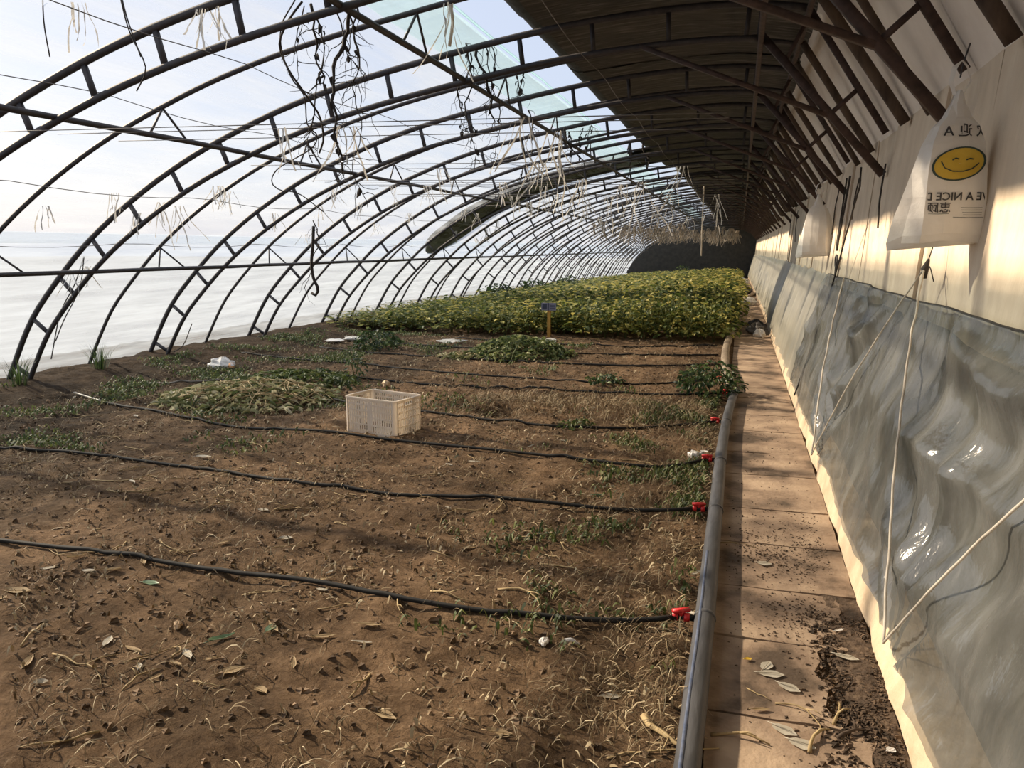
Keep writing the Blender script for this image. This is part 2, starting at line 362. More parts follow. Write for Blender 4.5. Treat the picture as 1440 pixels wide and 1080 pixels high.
# ------------------------------------------------------------------ roof film and insulation quilts
FO = offset(OUT, .055)
def film_rows(pts, ylist, amp=.008, seed=0):
    rr = []
    for yy in ylist:
        r = []
        for i, p in enumerate(pts):
            q = nrm(pts, i)*(amp*mnoise.noise((p.x*1.2, yy*2.0+p.x*1.5, seed)))
            r.append((p.x+q.x, yy, p.z+q.z+drop(yy)*.1))
        rr.append(r)
    return rr
ylist = list(np.arange(YBACK-.2, 20, .22))+list(np.arange(20, YEND+.6, .8))
base = [p for p in FO if -6.75 < p.x < -2.2]
fm = MB().grid(film_rows(base, ylist)).build('roof_film', M['film'])
tag(fm, 'milky translucent plastic film over the arched trusses', 'plastic film')
FO2 = offset(OUT, .085)
fl = [p for p in FO2 if -2.75 < p.x < -2.17]
mb = MB().grid(film_rows(fl, ylist, .02, 4))
sk = [Vector((-8.05, 0, -.9))]+[p for p in offset(OUT, .075) if p.x < -6.55]
skf = MB().grid(film_rows(sk, ylist, .012, 6)).build('skirt_film', M['skirt']); tag(skf, 'bluish lower film along the foot of the arches', 'plastic film')
flap = mb.build('vent_film', M['flap']); tag(flap, 'teal-tinted band of film along the open roof vent', 'plastic film')
mb = MB().tube([(fl[-1].x+.02, yy, fl[-1].z+.02+drop(yy)*.1+.012*mnoise.noise((0, yy*2, 0))) for yy in ylist], .011, 6)
mb.build('hem', M['flap'], flap)

def make_quilt(xedge, w, seed):
    """one quilt lying over the trusses from vent to ridge, its lower edge rolled up"""
    root = empty('insulation_quilt')
    OQ = resample([p for p in offset(OUT, .10) if p.x > xedge+.12]+[Vector((.52, 0, 3.40))], .12)
    rr = []
    for k in range(8):
        yy = w*k/7; rr.append([(p.x, yy, p.z-(.03*math.sin(PI*k/7))*max(0, math.sin(p.x*1.3+1))+.014*fb((p.x*2.5, yy*3, seed), 1, 2)) for p in OQ])
    mb = MB().grid(rr); mb.grid([[(a, b, c+.05) for a, b, c in r] for r in rr]); mb.grid([[r[0], (r[0][0], r[0][1], r[0][2]+.05)] for r in rr])
    mb.build('quilt_sheet', M['quilt'], root)
    rr = []
    for k in range(7):
        yy = w*k/6; ring = []
        for t in range(25):                                # spiral roll
            a = t/24*2*PI*1.6-PI*.5; rad = .235-.035*t/24+.012*mnoise.noise((a, yy*2, seed))
            ring.append((xedge+.23+math.cos(-a)*rad, yy, zprof(xedge+.23)+.335+math.sin(-a)*rad))
        rr.append(ring)
    MB().grid(rr).build('rolled_edge', M['quilt_dark'], root)
    return root
y = YBACK; k = 0; proto = {}
while y < YEND:
    e = -2.0 if y < 15.9 else (-1.95 if y < 18 else -1.75)
    key = (e, k % 3)
    if key not in proto: q = proto[key] = make_quilt(e, 2.16, k)
    else: q = copy_tree(proto[key])
    q.location = (0, y, .012*(k % 2)+drop(y)*.1)
    vis = k-5
    tag(q, 'dark reed quilt rolled back on the roof, %s one along the row' % ORD[min(27, max(0, vis))] if 0 <= vis else 'dark reed quilt on the roof over the walkway start',
        'quilt', 'insulation quilts along the roof')
    y += 2.1; k += 1
# one quilt unrolled down the arch
pts = resample([p for p in offset(OUT, .10) if -7.0 < p.x < -1.6], .1)
def endw(i): return math.sqrt(max(.02, 1-max(0, 1-i/9)**2))                  # rounded lower end
rr = [[(p.x, 17.05+1.05*(k/3-1)*endw(i)+.03*math.sin(i*.2), p.z+.02*mnoise.noise((p.x*2, k, 0))) for i, p in enumerate(pts)] for k in range(7)]
mb = MB().grid(rr); mb.grid([[(a, b, c+.05) for a, b, c in r] for r in rr])
q = mb.build('insulation_quilt', M['quilt_dark']); tag(q, 'single dark green quilt strip left unrolled down the arched film', 'quilt')
# ------------------------------------------------------------------ steel trusses
def make_truss():
    root = empty('arch_truss')
    MB().tube(OUT, .029, 8).build('outer_chord', M['steel'], root)
    MB().tube([Vector((INN[0].x+.02, 0, -.2))]+INN[1:], .026, 8).build('inner_chord', M['steel'], root)
    step = 4
    for i in range(3, len(OUT)-1, step):
        p = OUT[i]; j = min(range(len(INN)), key=lambda j: (INN[j]-INN_[i]).length)
        MB().bar(p, INN[j], .036, .028).build('web_bar', M['steel'], root)
    MB().bar(OUT[-1], (.44, 0, 3.34), .03)
    MB().bar((.07, 0, 3.18), (1.02, 0, 2.10), .055, .05).build('lower_rafter', M['rust'], root)
    MB().bar(OUT[-1]-Vector((.02, 0, .01)), (1.02, 0, 2.41), .045, .04).build('upper_rafter', M['rust'], root)
    MB().bar((-.87, 0, 3.16), (.6, 0, 2.555), .035, .05).build('tie_bar', M['rust'], root)
    MB().bar((.6, 0, 2.555), (.80, 0, 2.74), .035).build('rafter_strut', M['rust'], root)
    MB().bar((.25, 0, 2.95), (.44, 0, 3.34), .03).build('rafter_strut', M['rust'], root)
    MB().bar((.05, 0, 3.16), (.07, 0, 3.41), .03).build('web_bar', M['steel'], root)
    MB().bar((-7.9, 0, .02), (-7.6, 0, .03), .028).build('foot_bar', M['steel'], root)
    return root
tr0 = make_truss(); trusses = []
for i, yy in enumerate(TY):
    t = tr0 if i == 0 else copy_tree(tr0); t.location = (0, yy, drop(yy)*.1)
    tag(t, 'dark ladder-like steel arch truss, %s from the near end' % ORD[i], 'roof truss', 'arched steel trusses'); trusses.append(t)
PURL = [(-6.53, 1.30, 'lowest'), (-4.60, 2.44, 'second-lowest'), (-2.38, 2.985, 'third from the ground'), (.07, 3.125, 'ridge'), (.40, 3.27, 'outer ridge')]
def make_rib():
    root = empty('arch_rib')
    MB().tube([p for p in offset(OUT, .012)], .021, 7).build('rib_tube', M['steel'], root)
    for x, z, _ in PURL[:3]:
        j = min(range(len(OUT)), key=lambda j: (OUT[j]-Vector((x, 0, z))).length)
        top = OUT[j]
        MB().bar(top, (x, -.2, z), .014).build('brace', M['steel'], root)
        MB().bar(top, (x, .26, z), .014).build('brace', M['steel'], root)
    return root
rib0 = make_rib()
for i in range(len(TY)-1):
    r = rib0 if i == 0 else copy_tree(rib0); yy = (TY[i]+TY[i+1])/2+(.05 if i else 0); r.location = (0, yy, drop(yy)*.1)
    tag(r, 'thin single steel arch rib standing after the %s ladder-like truss' % ORD[i], 'roof rib', 'thin arch ribs')
for x, z, nm in PURL:
    mb = MB().tube([(x, yy, z+drop(yy)*.1+(.012*mnoise.noise((yy*.7, x, 0)))) for yy in np.arange(1.0, YEND, .8)], .023, 7)
    tag(mb.build('purlin', M['steel' if x < 0 else 'rust']), 'long dark steel purlin along the greenhouse, the %s one' % nm, 'purlin', 'purlins')
# wooden rafters of the back slope between the trusses
raft = {}
for i in range(-1, len(TY)-1):
    y0 = TY[i] if i >= 0 else 2.3; y1 = TY[i+1]
    for k, fr in enumerate((.33, .68)):
        yy = y0+(y1-y0)*fr; v = random.randrange(3)
        if v not in raft:
            a = Vector((.42, 0, 3.27)); b = Vector((1.03, 0, 2.32+.03*v)); mb = MB()
            pts = [a.lerp(b, t)+Vector((.008*mnoise.noise((t*4, v, 1)), .02*mnoise.noise((t*3, v, 2)), 0)) for t in np.linspace(0, 1, 8)]
            mb.tube(pts, [.026+.006*v]*8, 7); o = raft[v] = mb.build('roof_rafter', M['wood'])
        else: o = raft[v].copy(); COL.objects.link(o)
        o.location = (0, yy, drop(yy)*.2)
        wh = 'before the first' if i < 0 else 'after the %s' % ORD[i]
        tag(o, 'old wooden pole rafter under the white roof, %s of two %s truss' % (('first', 'second')[k], wh), 'rafter', 'wooden rafters of the back slope')

# ------------------------------------------------------------------ grey main pipe and drip hoses
def gp(lst, z=.0):
    out = []
    for x, y in lst:
        p = on_z(x, y, 0); out.append(Vector((p.x, p.y, zg(p.x, p.y)+z)))
    return out
pp = [on_z(x, y, .045) for x, y in [(967, 1075), (978, 980), (990, 880), (999, 790), (1008, 700), (1014, 640), (1020, 600), (1027, 570), (1033, 552)]]
pp = [Vector((-.085, .2, .045)), Vector((-.08, 1.4, .045))]+pp
pp = resample(catmull(pp, 6), .06)
lp_ = MB(); rr = []
for yy in np.arange(1.4, 3.9, .05):                       # dark soil washed under the broken slabs
    rr.append([(x, yy, -.004+.010*fb((x*7, yy*7, 2), 1, 3)-(.03 if yy > 3.75 or k == 0 else 0)) for k, x in enumerate(np.linspace(.40, .575, 9))])
tag(lp_.grid(rr).build('loose_soil', M['crumbdark2']), 'dark earth showing where the slabs have crumbled beside the wall', 'soil', kind='stuff')
root = empty('main_pipe', (0, 0, 0)); tag(root, 'fat grey flexible water pipe along the walkway edge', 'pipe')
rr = [.041+.003*mnoise.noise((0, p.y*3, 0)) for p in pp]
MB().tube(pp, rr, 14, flat=.9).build('pipe_wall', M['pipe'], root)
MB().tube([p+Vector((-.018, 0, .0335)) for p in pp[:60]], .0075, 5, flat=.6).build('blue_stripe', M['pipe_blue'], root)
for yv in (3.07, 4.48, 5.57, 6.87, 8.1):
    q = min(pp, key=lambda p: abs(p.y-yv)); d = Vector((.0, 1, 0))
    MB().tube([q-d*.012, q+d*.012], .0455, 14, flat=.9).build('clamp_ring', M['pipe'], root)
p2 = [on_z(x, y, .05) for x, y in [(1030, 552), (1024, 530), (1020, 510), (1021, 490), (1027, 472), (1034, 458), (1039, 445), (1042, 432), (1047, 420), (1052, 413), (1064, 408)]]
p2 = resample(catmull(p2, 6), .12)
mb = MB().tube([Vector((p.x, p.y, .05+drop(p.y))) for p in p2], [.055+.012*mnoise.noise((0, p.y*1.2, 2)) for p in p2], 12, flat=.8)
tag(mb.build('layflat_hose', M['pipe_brown']), 'dusty brown flat hose winding along the crop edge', 'hose')

HOSES = [
 ([(985, 885), (860, 880), (700, 868), (560, 850), (430, 825), (300, 805), (150, 783), (0, 765)], -6.8),
 ([(1000, 727), (880, 722), (700, 708), (550, 695), (400, 678), (250, 657), (100, 640), (0, 632)], -6.9),
 ([(1004, 655), (930, 661), (830, 653), (700, 637), (560, 622), (450, 612), (330, 599), (220, 583), (160, 572), (105, 556)], None),
 ([(1014, 600), (900, 605), (780, 600), (700, 592), (590, 580), (490, 568), (440, 555), (400, 541), (365, 533), (300, 537), (240, 541), (180, 541)], None),
 ([(1022, 558), (940, 557), (800, 551), (640, 543), (560, 538), (480, 531), (420, 532), (350, 533)], None),
 ([(1012, 536), (900, 541), (780, 535), (620, 525), (500, 512), (430, 508), (340, 500)], None),
 ([(1012, 515), (900, 517), (770, 512), (640, 505), (520, 497), (450, 490)], None),
 ([(1010, 500), (880, 501), (760, 497), (640, 490), (540, 483)], None),
 ([(1008, 487), (880, 487), (760, 483), (640, 477)], None),
]
HNAME = ['first', 'second', 'third', 'fourth', 'fifth', 'sixth', 'seventh', 'eighth', 'ninth']
for i, (px, ext) in enumerate(HOSES):
    g3 = gp(px, .014)
    if i < 5:
        q = min(pp, key=lambda p: abs(p.y-g3[0].y)); g3[0] = Vector((q.x-.095, g3[0].y, .045))
    if ext: g3.append(Vector((ext, g3[-1].y-.05, zg(ext, g3[-1].y)+.014)))
    pts = resample(catmull(g3, 5), .1)
    pts = [Vector((p.x, p.y+.006*mnoise.noise((p.x*2, i, 0)), max(p.z, zg(p.x, p.y)+.012))) for p in pts]
    root = empty('drip_hose', (0, 0, 0))
    extra = {0: 'running nearest the viewer across the bare soil', 2: 'ending in a pale tip, passing in front of the crate', 3: 'passing behind the white crate'}.get(i, 'crossing the soil, %s from the near end' % HNAME[i])
    tag(root, 'thin black drip hose ' + extra, 'hose', 'drip hoses across the bed')
    n = len(pts)
    if i in (2, 3):
        MB().tube(pts[:-7 if i == 2 else -16], .0115, 7).build('hose_tube', M['hose'], root); MB().tube(pts[-8 if i == 2 else -17:], .0118, 7).build('bleached_tip', M['hosegrey'], root)
    else: MB().tube(pts, .0115 if i < 6 else .013, 7).build('hose_tube', M['hose'], root)
    if i < 6:
        c = g3[0]; v = MB()
        v.tube([c+Vector((-.03, 0, 0)), c+Vector((.06, 0, 0))], .0135, 8)
        vo = v.build('valve', M['hose'], root)
        hd = MB(); hd.box(c+Vector((0, 0, .028)), (.075, .022, .012), Matrix.Rotation(.5-.2*i, 3, 'Z')); hd.tube([c, c+Vector((0, 0, .03))], .012, 8)
        hd.tube([c+Vector((-.035, 0, 0)), c+Vector((-.012, 0, 0))], .019, 8); hd.tube([c+Vector((.012, 0, 0)), c+Vector((.035, 0, 0))], .019, 8)
        hd.build('valve_handle', M['red'], vo)

# ------------------------------------------------------------------ white crate
def crate():
    ang = math.atan2(-.135, .54)
    root = empty('crate', (-2.87, 5.93, zg(-2.87, 5.93)+.01), ang)
    tag(root, 'white slotted plastic harvest crate standing on the bare soil', 'crate')
    L, W, H = .55, .37, .31
    def side(len_, n, hole):
        mb = MB(); z = .0
        for zz, hh in ((.012, .024), (.085, .010), (.15, .010), (.205, .010), (.255, .012), (.298, .024)): mb.box((0, 0, zz), (len_-.06, .007, hh))
        m = int((len_-.07)/.023)
        for k in range(m+1):
            x = -(len_-.07)/2+(len_-.07)*k/m
            if hole and abs(x) < .055: mb.box((x, 0, .125), (.010, .005, .25))
            else: mb.box((x, 0, .155), (.0125, .005, .30))
        mb.box((0, 0, .155), (.03, .006, .24)) if not hole else None
        if hole: mb.box((0, 0, .245), (.13, .010, .012)); mb.box((-.062, 0, .275), (.012, .010, .06)); mb.box((.062, 0, .275), (.012, .010, .06))
        return mb
    def place(mb, x, y, a):
        r = Matrix.Rotation(a, 3, 'Z'); mb.v = [tuple((r @ Vector(q))+Vector((x, y, 0))) for q in mb.v]; mb.build('side_panel', M['crate'], root, smooth=False)
    place(side(L, 30, False), 0, -W/2+.006, 0); place(side(L, 30, False), 0, W/2-.006, PI)
    place(side(W, 20, True), L/2-.006, 0, PI/2); place(side(W, 20, True), -L/2+.006, 0, -PI/2)
    for sx in (-1, 1):
        for sy in (-1, 1):
            rr = []
            for z in (0, .31):
                rr.append([(sx*(L/2-.04+.04*math.cos(t)), sy*(W/2-.04+.04*math.sin(t)), z) for t in np.linspace(0, PI/2, 7)]+
                          [(sx*(L/2-.04+.033*math.cos(t)), sy*(W/2-.04+.033*math.sin(t)), z) for t in np.linspace(PI/2, 0, 7)]+[(sx*L/2, sy*(W/2-.04), z)])
            MB().grid(rr).build('corner_post', M['crate'], root)
    def rrect(l, w, r, z):
        out = []
        for cx, cy, a0 in ((1, 1, 0), (-1, 1, PI/2), (-1, -1, PI), (1, -1, 1.5*PI)):
            for t in np.linspace(0, PI/2, 6): out.append((cx*(l/2-r)+r*math.cos(a0+t), cy*(w/2-r)+r*math.sin(a0+t), z))
        return out
    rr = [rrect(L, W, .04, .300), rrect(L+.008, W+.008, .044, .300), rrect(L+.008, W+.008, .044, .314), rrect(L-.024, W-.024, .03, .314), rrect(L-.024, W-.024, .03, .300)]
    rr = [r+[r[0]] for r in rr]; MB().grid(rr).build('rim', M['crate'], root, smooth=False)
    mb = MB()
    for k in range(22): mb.box((-L/2+.03+(L-.06)*k/21, 0, .008), (.014, W-.03, .006))
    for k in range(7): mb.box((0, -W/2+.03+(W-.06)*k/6, .006), (L-.03, .016, .008))
    mb.build('base', M['crate'], root, smooth=False)
crate()

# ------------------------------------------------------------------ leaves and plants
def leaf_verts(L, W, curl):
    """six-sided leaf folded on its midrib, pointing +x"""
    return np.array([(0, 0, 0), (.35*L, W/2, .12*L+curl*.2*L), (.75*L, W*.38, .06*L+curl*.0*L), (L, 0, -.15*L-curl*.3*L), (.75*L, -W*.38, .06*L), (.35*L, -W/2, .12*L+curl*.2*L), (.45*L, 0, .02*L)])
LEAF_F = [(0, 6, 1), (1, 6, 2), (2, 6, 3), (3, 6, 4), (4, 6, 5), (5, 6, 0)]
def rotm(yaw, pitch, roll):
    cy, sy = math.cos(yaw), math.sin(yaw); cp, sp = math.cos(pitch), math.sin(pitch); cr, sr = math.cos(roll), math.sin(roll)
    return np.array([[cy, -sy, 0], [sy, cy, 0], [0, 0, 1]]) @ np.array([[cp, 0, sp], [0, 1, 0], [-sp, 0, cp]]) @ np.array([[1, 0, 0], [0, cr, -sr], [0, sr, cr]])
def leafy(n, R, H, L0, L1, wr=.7, hollow=.35, r=random):
    V = []; Fc = []
    for k in range(n):
        th = r.uniform(0, 2*PI); u = r.uniform(hollow, 1)**.6; ph = math.asin(r.uniform(0.02, 1))
        x = math.cos(th)*math.cos(ph)*R*u; y = math.sin(th)*math.cos(ph)*R*u; z = H*(.12+.88*math.sin(ph)*u)
        L = r.uniform(L0, L1); lv = leaf_verts(L, L*wr*r.uniform(.8, 1.1), r.uniform(-.2, .8)) @ rotm(th+r.uniform(-.9, .9), r.uniform(-.5, .7), r.uniform(-.6, .6)).T
        o = len(V)*7; V.append(lv+np.array((x, y, z))); Fc += [tuple(i+o for i in f) for f in LEAF_F]
    return np.concatenate(V), Fc
def mesh_obj(name, V, Fc, m, parent=None, smooth=False):
    me = bpy.data.meshes.new(name); me.from_pydata([tuple(q) for q in V], [], Fc); me.update(); me.materials.append(m)
    if smooth: me.polygons.foreach_set('use_smooth', [True]*len(me.polygons))
    o = bpy.data.objects.new(name, me); COL.objects.link(o)
    if parent: o.parent = parent
    return o
def crop_height(x, y):
    h = .42+.32*min(1, max(0, (x+6.5)/5.5))
    if x < -6.6: h *= .62
    return h*(1+.16*mnoise.noise((x*.8, y*.8, 3))+.2*mnoise.noise((x*2.6, y*2.6, 8)))
protos = []
for k in range(4):
    V, Fc = leafy(95, .31, 1.0, .07, .135)
    root = empty('crop_plant'); fo = mesh_obj('leaves', V*np.array((1, 1, 1)), Fc, M['crop'], root)
    mb = MB()
    for j in range(4):
        a = random.uniform(0, 6.3); mb.tube([(0, 0, -.05), (.06*math.cos(a), .06*math.sin(a), .4), (.16*math.cos(a), .16*math.sin(a), .85)], [.008, .006, .003], 5)
    mb.build('stems', M['greenstem'], root); protos.append((root, V, Fc))
cnt = 0; used = set(); y = 13.35; row = 0; stuff = []
while y < YEND-.6:
    step = .36 if y < 20 else .5
    x = -7.25+(.18 if row % 2 else 0)
    while x < -.22:
        px = x+random.uniform(-.08, .08); py = y+random.uniform(-.08, .08)
        if y < 14.2 and px < -5.2 and random.random() < .35: x += step; continue
        if abs(px+3.15) < .2 and py < 13.5: py += .3
        h = crop_height(px, py); s = random.uniform(.85, 1.2); k = random.randrange(4)
        if cnt < 300:
            r0 = protos[k][0]
            o = r0 if k not in used else copy_tree(r0); used.add(k)
            o.location = (px, py, zg(px, py)); o.rotation_euler = (0, 0, random.uniform(0, 6.28)); o.scale = (s, s, h*random.uniform(.9, 1.12))
            side = 'at the walkway side' if px > -2.4 else ('in the middle of the bed' if px > -4.9 else 'at the film side')
            rw = 'front edge' if row < 3 else ('front rows' if row < 8 else 'rows further back')
            tag(o, 'leafy yellow-green crop plant, %s of the crop, %s' % (rw, side), 'plant', 'crop plants, %s, %s' % (rw, side)); cnt += 1
        else: stuff.append((px, py, h, s*(1.25 if step > .4 else 1), k))
        x += step
    y += step; row += 1
Vs = []; Fs = []; off = 0; thin = {}
for k in range(4):
    V, Fc = leafy(58, .32, 1.0, .085, .16); thin[k] = (V, np.array(Fc))
for px, py, h, s, k in stuff:
    V, Fc = thin[k]; a = random.uniform(0, 6.28); c, sn = math.cos(a), math.sin(a)
    W = np.stack([(V[:, 0]*c-V[:, 1]*sn)*s+px, (V[:, 0]*sn+V[:, 1]*c)*s+py, V[:, 2]*h+drop(py)], 1)
    Vs.append(W); Fs.append(Fc+off); off += len(V)
Vs = np.concatenate(Vs); Fs = np.concatenate(Fs)
me = bpy.data.meshes.new('crop_foliage'); me.vertices.add(len(Vs)); me.vertices.foreach_set('co', Vs.astype(np.float32).ravel())
me.loops.add(len(Fs)*3); me.loops.foreach_set('vertex_index', Fs.astype(np.int32).ravel()); me.polygons.add(len(Fs)); me.polygons.foreach_set('loop_start', np.arange(0, len(Fs)*3, 3, dtype=np.int32))
me.update(calc_edges=True); me.validate(); me.materials.append(M['crop'])
o = bpy.data.objects.new('crop_foliage', me); COL.objects.link(o); tag(o, 'dense yellow-green crop filling the bed to the end wall', 'crop', kind='stuff')

def bush(name, x, y, R, H, n, l0, l1, label, cat, m='darkleaf', wr=.6):
    root = empty(name, (x, y, zg(x, y))); tag(root, label, cat)
    V, Fc = leafy(n, R, H, l0, l1, wr); mesh_obj('leaves', V, Fc, M[m], root)
    mb = MB()
    for j in range(6):
        a = random.uniform(0, 6.3); mb.tube([(0, 0, -.04), (.3*R*math.cos(a), .3*R*math.sin(a), .4*H), (.75*R*math.cos(a), .75*R*math.sin(a), .8*H)], [.006, .004, .002], 5)
    mb.build('stems', M['greenstem'], root); return root
bush('weed_bush', -.24, 8.4, .36, .36, 430, .045, .085, 'dark green leafy weed growing over the grey pipe end', 'plant')
q = on_z(530, 492); bush('weed_bush', q.x, q.y, .38, .33, 300, .05, .09, 'round dark green bush on bare soil left of the pulled vines', 'plant')
q = on_z(500, 535); bush('seedling', q.x, q.y, .12, .42, 60, .04, .07, 'tall thin green seedling standing just behind the white crate', 'plant')
q = on_z(478, 545); bush('weed_bush', q.x, q.y, .22, .14, 90, .05, .09, 'low green weed beside the crate and the wilted heap', 'plant', 'weed')
q = on_z(850, 540); bush('weed_bush', q.x, q.y, .2, .1, 90, .04, .08, 'small low green weed alone between drip hoses', 'plant')
q = on_z(810, 600); bush('weed_bush', q.x, q.y, .16, .06, 60, .03, .06, 'tiny weed patch by the straw row', 'plant', 'weed')
q = on_z(590, 455); bush('weed_bush', q.x, q.y+.3, .5, .4, 240, .06, .1, 'dark green shrub where the crop meets the film', 'plant')
for (px_, py_) in ((445, 470), (700, 445), (1010, 375)): pass
# taller dark shrubs inside the crop
for (x, y, lb) in ((-6.5, 21.0, 'dark shrub in the crop by the film, nearest of the row'), (-6.4, 24.5, 'dark shrub in the crop by the film, middle of the row'), (-6.3, 29.0, 'dark shrub in the crop by the film, last of the row'), (-3.4, 50, 'dark shrub rising from the far crop before the end wall')):
    bush('shrub', x, y, .5, .62 if y < 40 else 1.0, 260, .09, .16, lb, 'plant')

def grass_tuft(x, y, n, H, label):
    root = empty('grass_tuft', (x, y, zg(x, y))); tag(root, label, 'grass'); mb = MB()
    for k in range(n):
        a = random.uniform(0, 6.3); l = H*random.uniform(.5, 1); b = random.uniform(.1, .85)*l; w = .0032
        d = Vector((math.cos(a), math.sin(a), 0)); s = Vector((-d.y, d.x, 0))*w; p0 = d*random.uniform(0, .09)
        p1 = p0+d*b*.35+Vector((0, 0, l*.6)); p2 = p0+d*b+Vector((0, 0, l))
        mb.add([p0-s-Vector((0, 0, .03)), p0+s-Vector((0, 0, .03)), p1+s, p1-s, p2], [(0, 1, 2, 3), (3, 2, 4)])
    mb.build('blades', M['darkleaf'], root)
q = on_z(35, 552); grass_tuft(q.x, q.y-.05, 60, .34, 'tuft of thin grass at the foot of the first double truss')
q = on_z(142, 530); grass_tuft(q.x, q.y, 70, .36, 'tuft of spiky grass by the film between two arches')

def heap(name, x, y, rx, ry, h, n, label, m='wilt', l0=.05, l1=.14, wr=.3):
    V = []; Fc = []
    for k in range(n):
        a = random.uniform(0, 6.3); u = math.sqrt(random.random()); px = u*math.cos(a)*rx; py = u*math.sin(a)*ry
        z = h*(1-u*u)*random.uniform(.6, 1)+zg(x+px, y+py)+.008
        L = random.uniform(l0, l1); lv = leaf_verts(L, L*wr*random.uniform(.5, 1.2), random.uniform(-.3, 1)) @ rotm(random.uniform(0, 6.3), random.uniform(-.35, .35), random.uniform(-.8, .8)).T
        V.append(lv+np.array((px, py, z))); o = k*7; Fc += [tuple(i+o for i in f) for f in LEAF_F]
    root = empty(name, (x, y, 0)); tag(root, label, 'plant heap'); mesh_obj('wilted_leaves', np.concatenate(V), Fc, M[m], root)
    mb = MB()
    for k in range(int(n/(14 if m == 'wilt' else 40))):
        a = random.uniform(0, 6.3); u = math.sqrt(random.random())*.9; c = Vector((u*math.cos(a)*rx, u*math.sin(a)*ry, 0)); b = random.uniform(0, 6.3); l = random.uniform(.08, .25); pts = []
        for t in np.linspace(-1, 1, 5):
            p = c+Vector((math.cos(b)*l*t, math.sin(b)*l*t+.04*t*t, 0)); uu = min(1, (p.x/rx)**2+(p.y/ry)**2); pts.append(p+Vector((0, 0, h*(1-uu)+.02+zg(x+p.x, y+p.y))))
        mb.tube(pts, .004, 5)
    mb.build('vine_stems', M['stem' if m == 'wilt' else 'greenstem'], root)
q = on_z(730, 500); heap('vine_heap', q.x, q.y, .8, .7, .28, 1900, 'mound of pulled green vines in front of the sign', 'wiltgreen', .05, .1, .6)
q = on_z(352, 560); heap('vine_heap', q.x, q.y, .95, .8, .16, 1500, 'pale wilted vine heap left of the white crate')
q = on_z(420, 535); heap('vine_heap', q.x, q.y, .7, .5, .10, 500, 'thin spread of greener wilted leaves behind the pale heap', 'weed', .05, .1, .6)
q = on_z(660, 503); heap('vine_heap', q.x, q.y, .5, .3, .05, 260, 'flat trail of pulled greenery beside the green mound')

# ------------------------------------------------------------------ litter on the soil
def bits(name, n, region, m, label, cat, l0, l1, w, upright=.0, weight=None):
    V = []; Fc = []; k = 0
    while k < n:
        x, y = region()
        if weight and random.random() > weight(x, y): continue
        L = random.uniform(l0, l1); a = random.uniform(0, 6.3); c = random.uniform(-.6, .6); z = zg(x, y) if x < -.03 else .003
        d = np.array((math.cos(a), math.sin(a), 0)); s = np.array((-d[1], d[0], 0)); ww = w*random.uniform(.5, 1.3); lift = random.uniform(.0, .02)+upright*random.random()*L
        o = k*9; zz = z+.004
        for q in range(4):
            t = q/4; p = np.array((x, y, 0))+d*L*t+s*c*L*1.3*t*t; g0 = zg(p[0], p[1]) if p[0] < -.03 else 0
            p[2] = max(zz+lift*math.sin(PI*min(1, t*1.15))+(upright > .2)*lift*.4*t, g0+.004); wq = ww*(.5, .62, .55, .35)[q]*.8
            V += [p-s*wq, p+s*wq+np.array((0, 0, wq*.8))]
        p = np.array((x, y, 0))+d*L+s*c*L*1.3; p[2] = max(zz, (zg(p[0], p[1]) if p[0] < -.03 else 0)+.003); V.append(p)
        Fc += [(o, o+1, o+3, o+2), (o+2, o+3, o+5, o+4), (o+4, o+5, o+7, o+6), (o+6, o+7, o+8)]; k += 1
    o = mesh_obj(name, V, Fc, m); tag(o, label, cat, kind='stuff'); return o
def near_region():
    while True:
        x = random.uniform(-6.9, -.12); y = 1.5+11.5*random.random()**1.35
        if x/y < -1.25 and y < 6: continue
        return x, y
def patchy(x, y): return max(.06, min(1, .5+1.5*fb((x*1.3, y*1.3, 7), 1, 3)))
bits('straw_litter', 11000, near_region, M['straw'], 'fine dry straw and stalk bits strewn over the soil', 'litter', .02, .11, .0036, .25, patchy)
bits('crushed_leaves', 4500, near_region, M['straw'], 'small crushed dry leaf bits strewn over the soil', 'litter', .015, .042, .011, .3, lambda x, y: max(.04, .4+1.6*fb((x*.9, y*.9, 17), 1, 3)))
def row_region(): return random.uniform(-2.5, -.25), random.gauss(7.25, .24)
bits('straw_row', 2200, row_region, M['straw'], 'low row of dry yellow straw in front of the fifth hose', 'straw', .05, .2, .0038, .5)
def edge_region():
    y = random.uniform(2.2, 7.2); return -.12-abs(random.gauss(0, .45)), y
bits('edge_straw', 3200, edge_region, M['straw'], 'tangled dry grass beside the grey pipe', 'straw', .03, .13, .0028, .4, lambda x, y: .3+.8*max(0, mnoise.noise((x*2, y*1.4, 2))))
bits('low_weeds', 2600, lambda: (-.15-abs(random.gauss(0, .5)), random.uniform(2.7, 8.6)), M['weed'], 'low green weeds on the soil along the grey pipe', 'weeds', .02, .06, .012, .6, lambda x, y: max(0, min(1, -.05+2.2*mnoise.noise((x*2.2, y*2.2, 31)))))
bits('soil_weeds', 8000, lambda: (random.uniform(-7.4, -2.2), random.uniform(4.6, 13)), M['weed'], 'low green weeds over the damp soil toward the film', 'weeds', .02, .07, .014, .5,
     lambda x, y: max(0, min(1, (-.15+1.7*mnoise.noise((x*1.2, y*1.2, 41)))*(1.4 if x < -4.2 else .5)+(.3 if x < -5.4 and y > 6.5 else 0))))
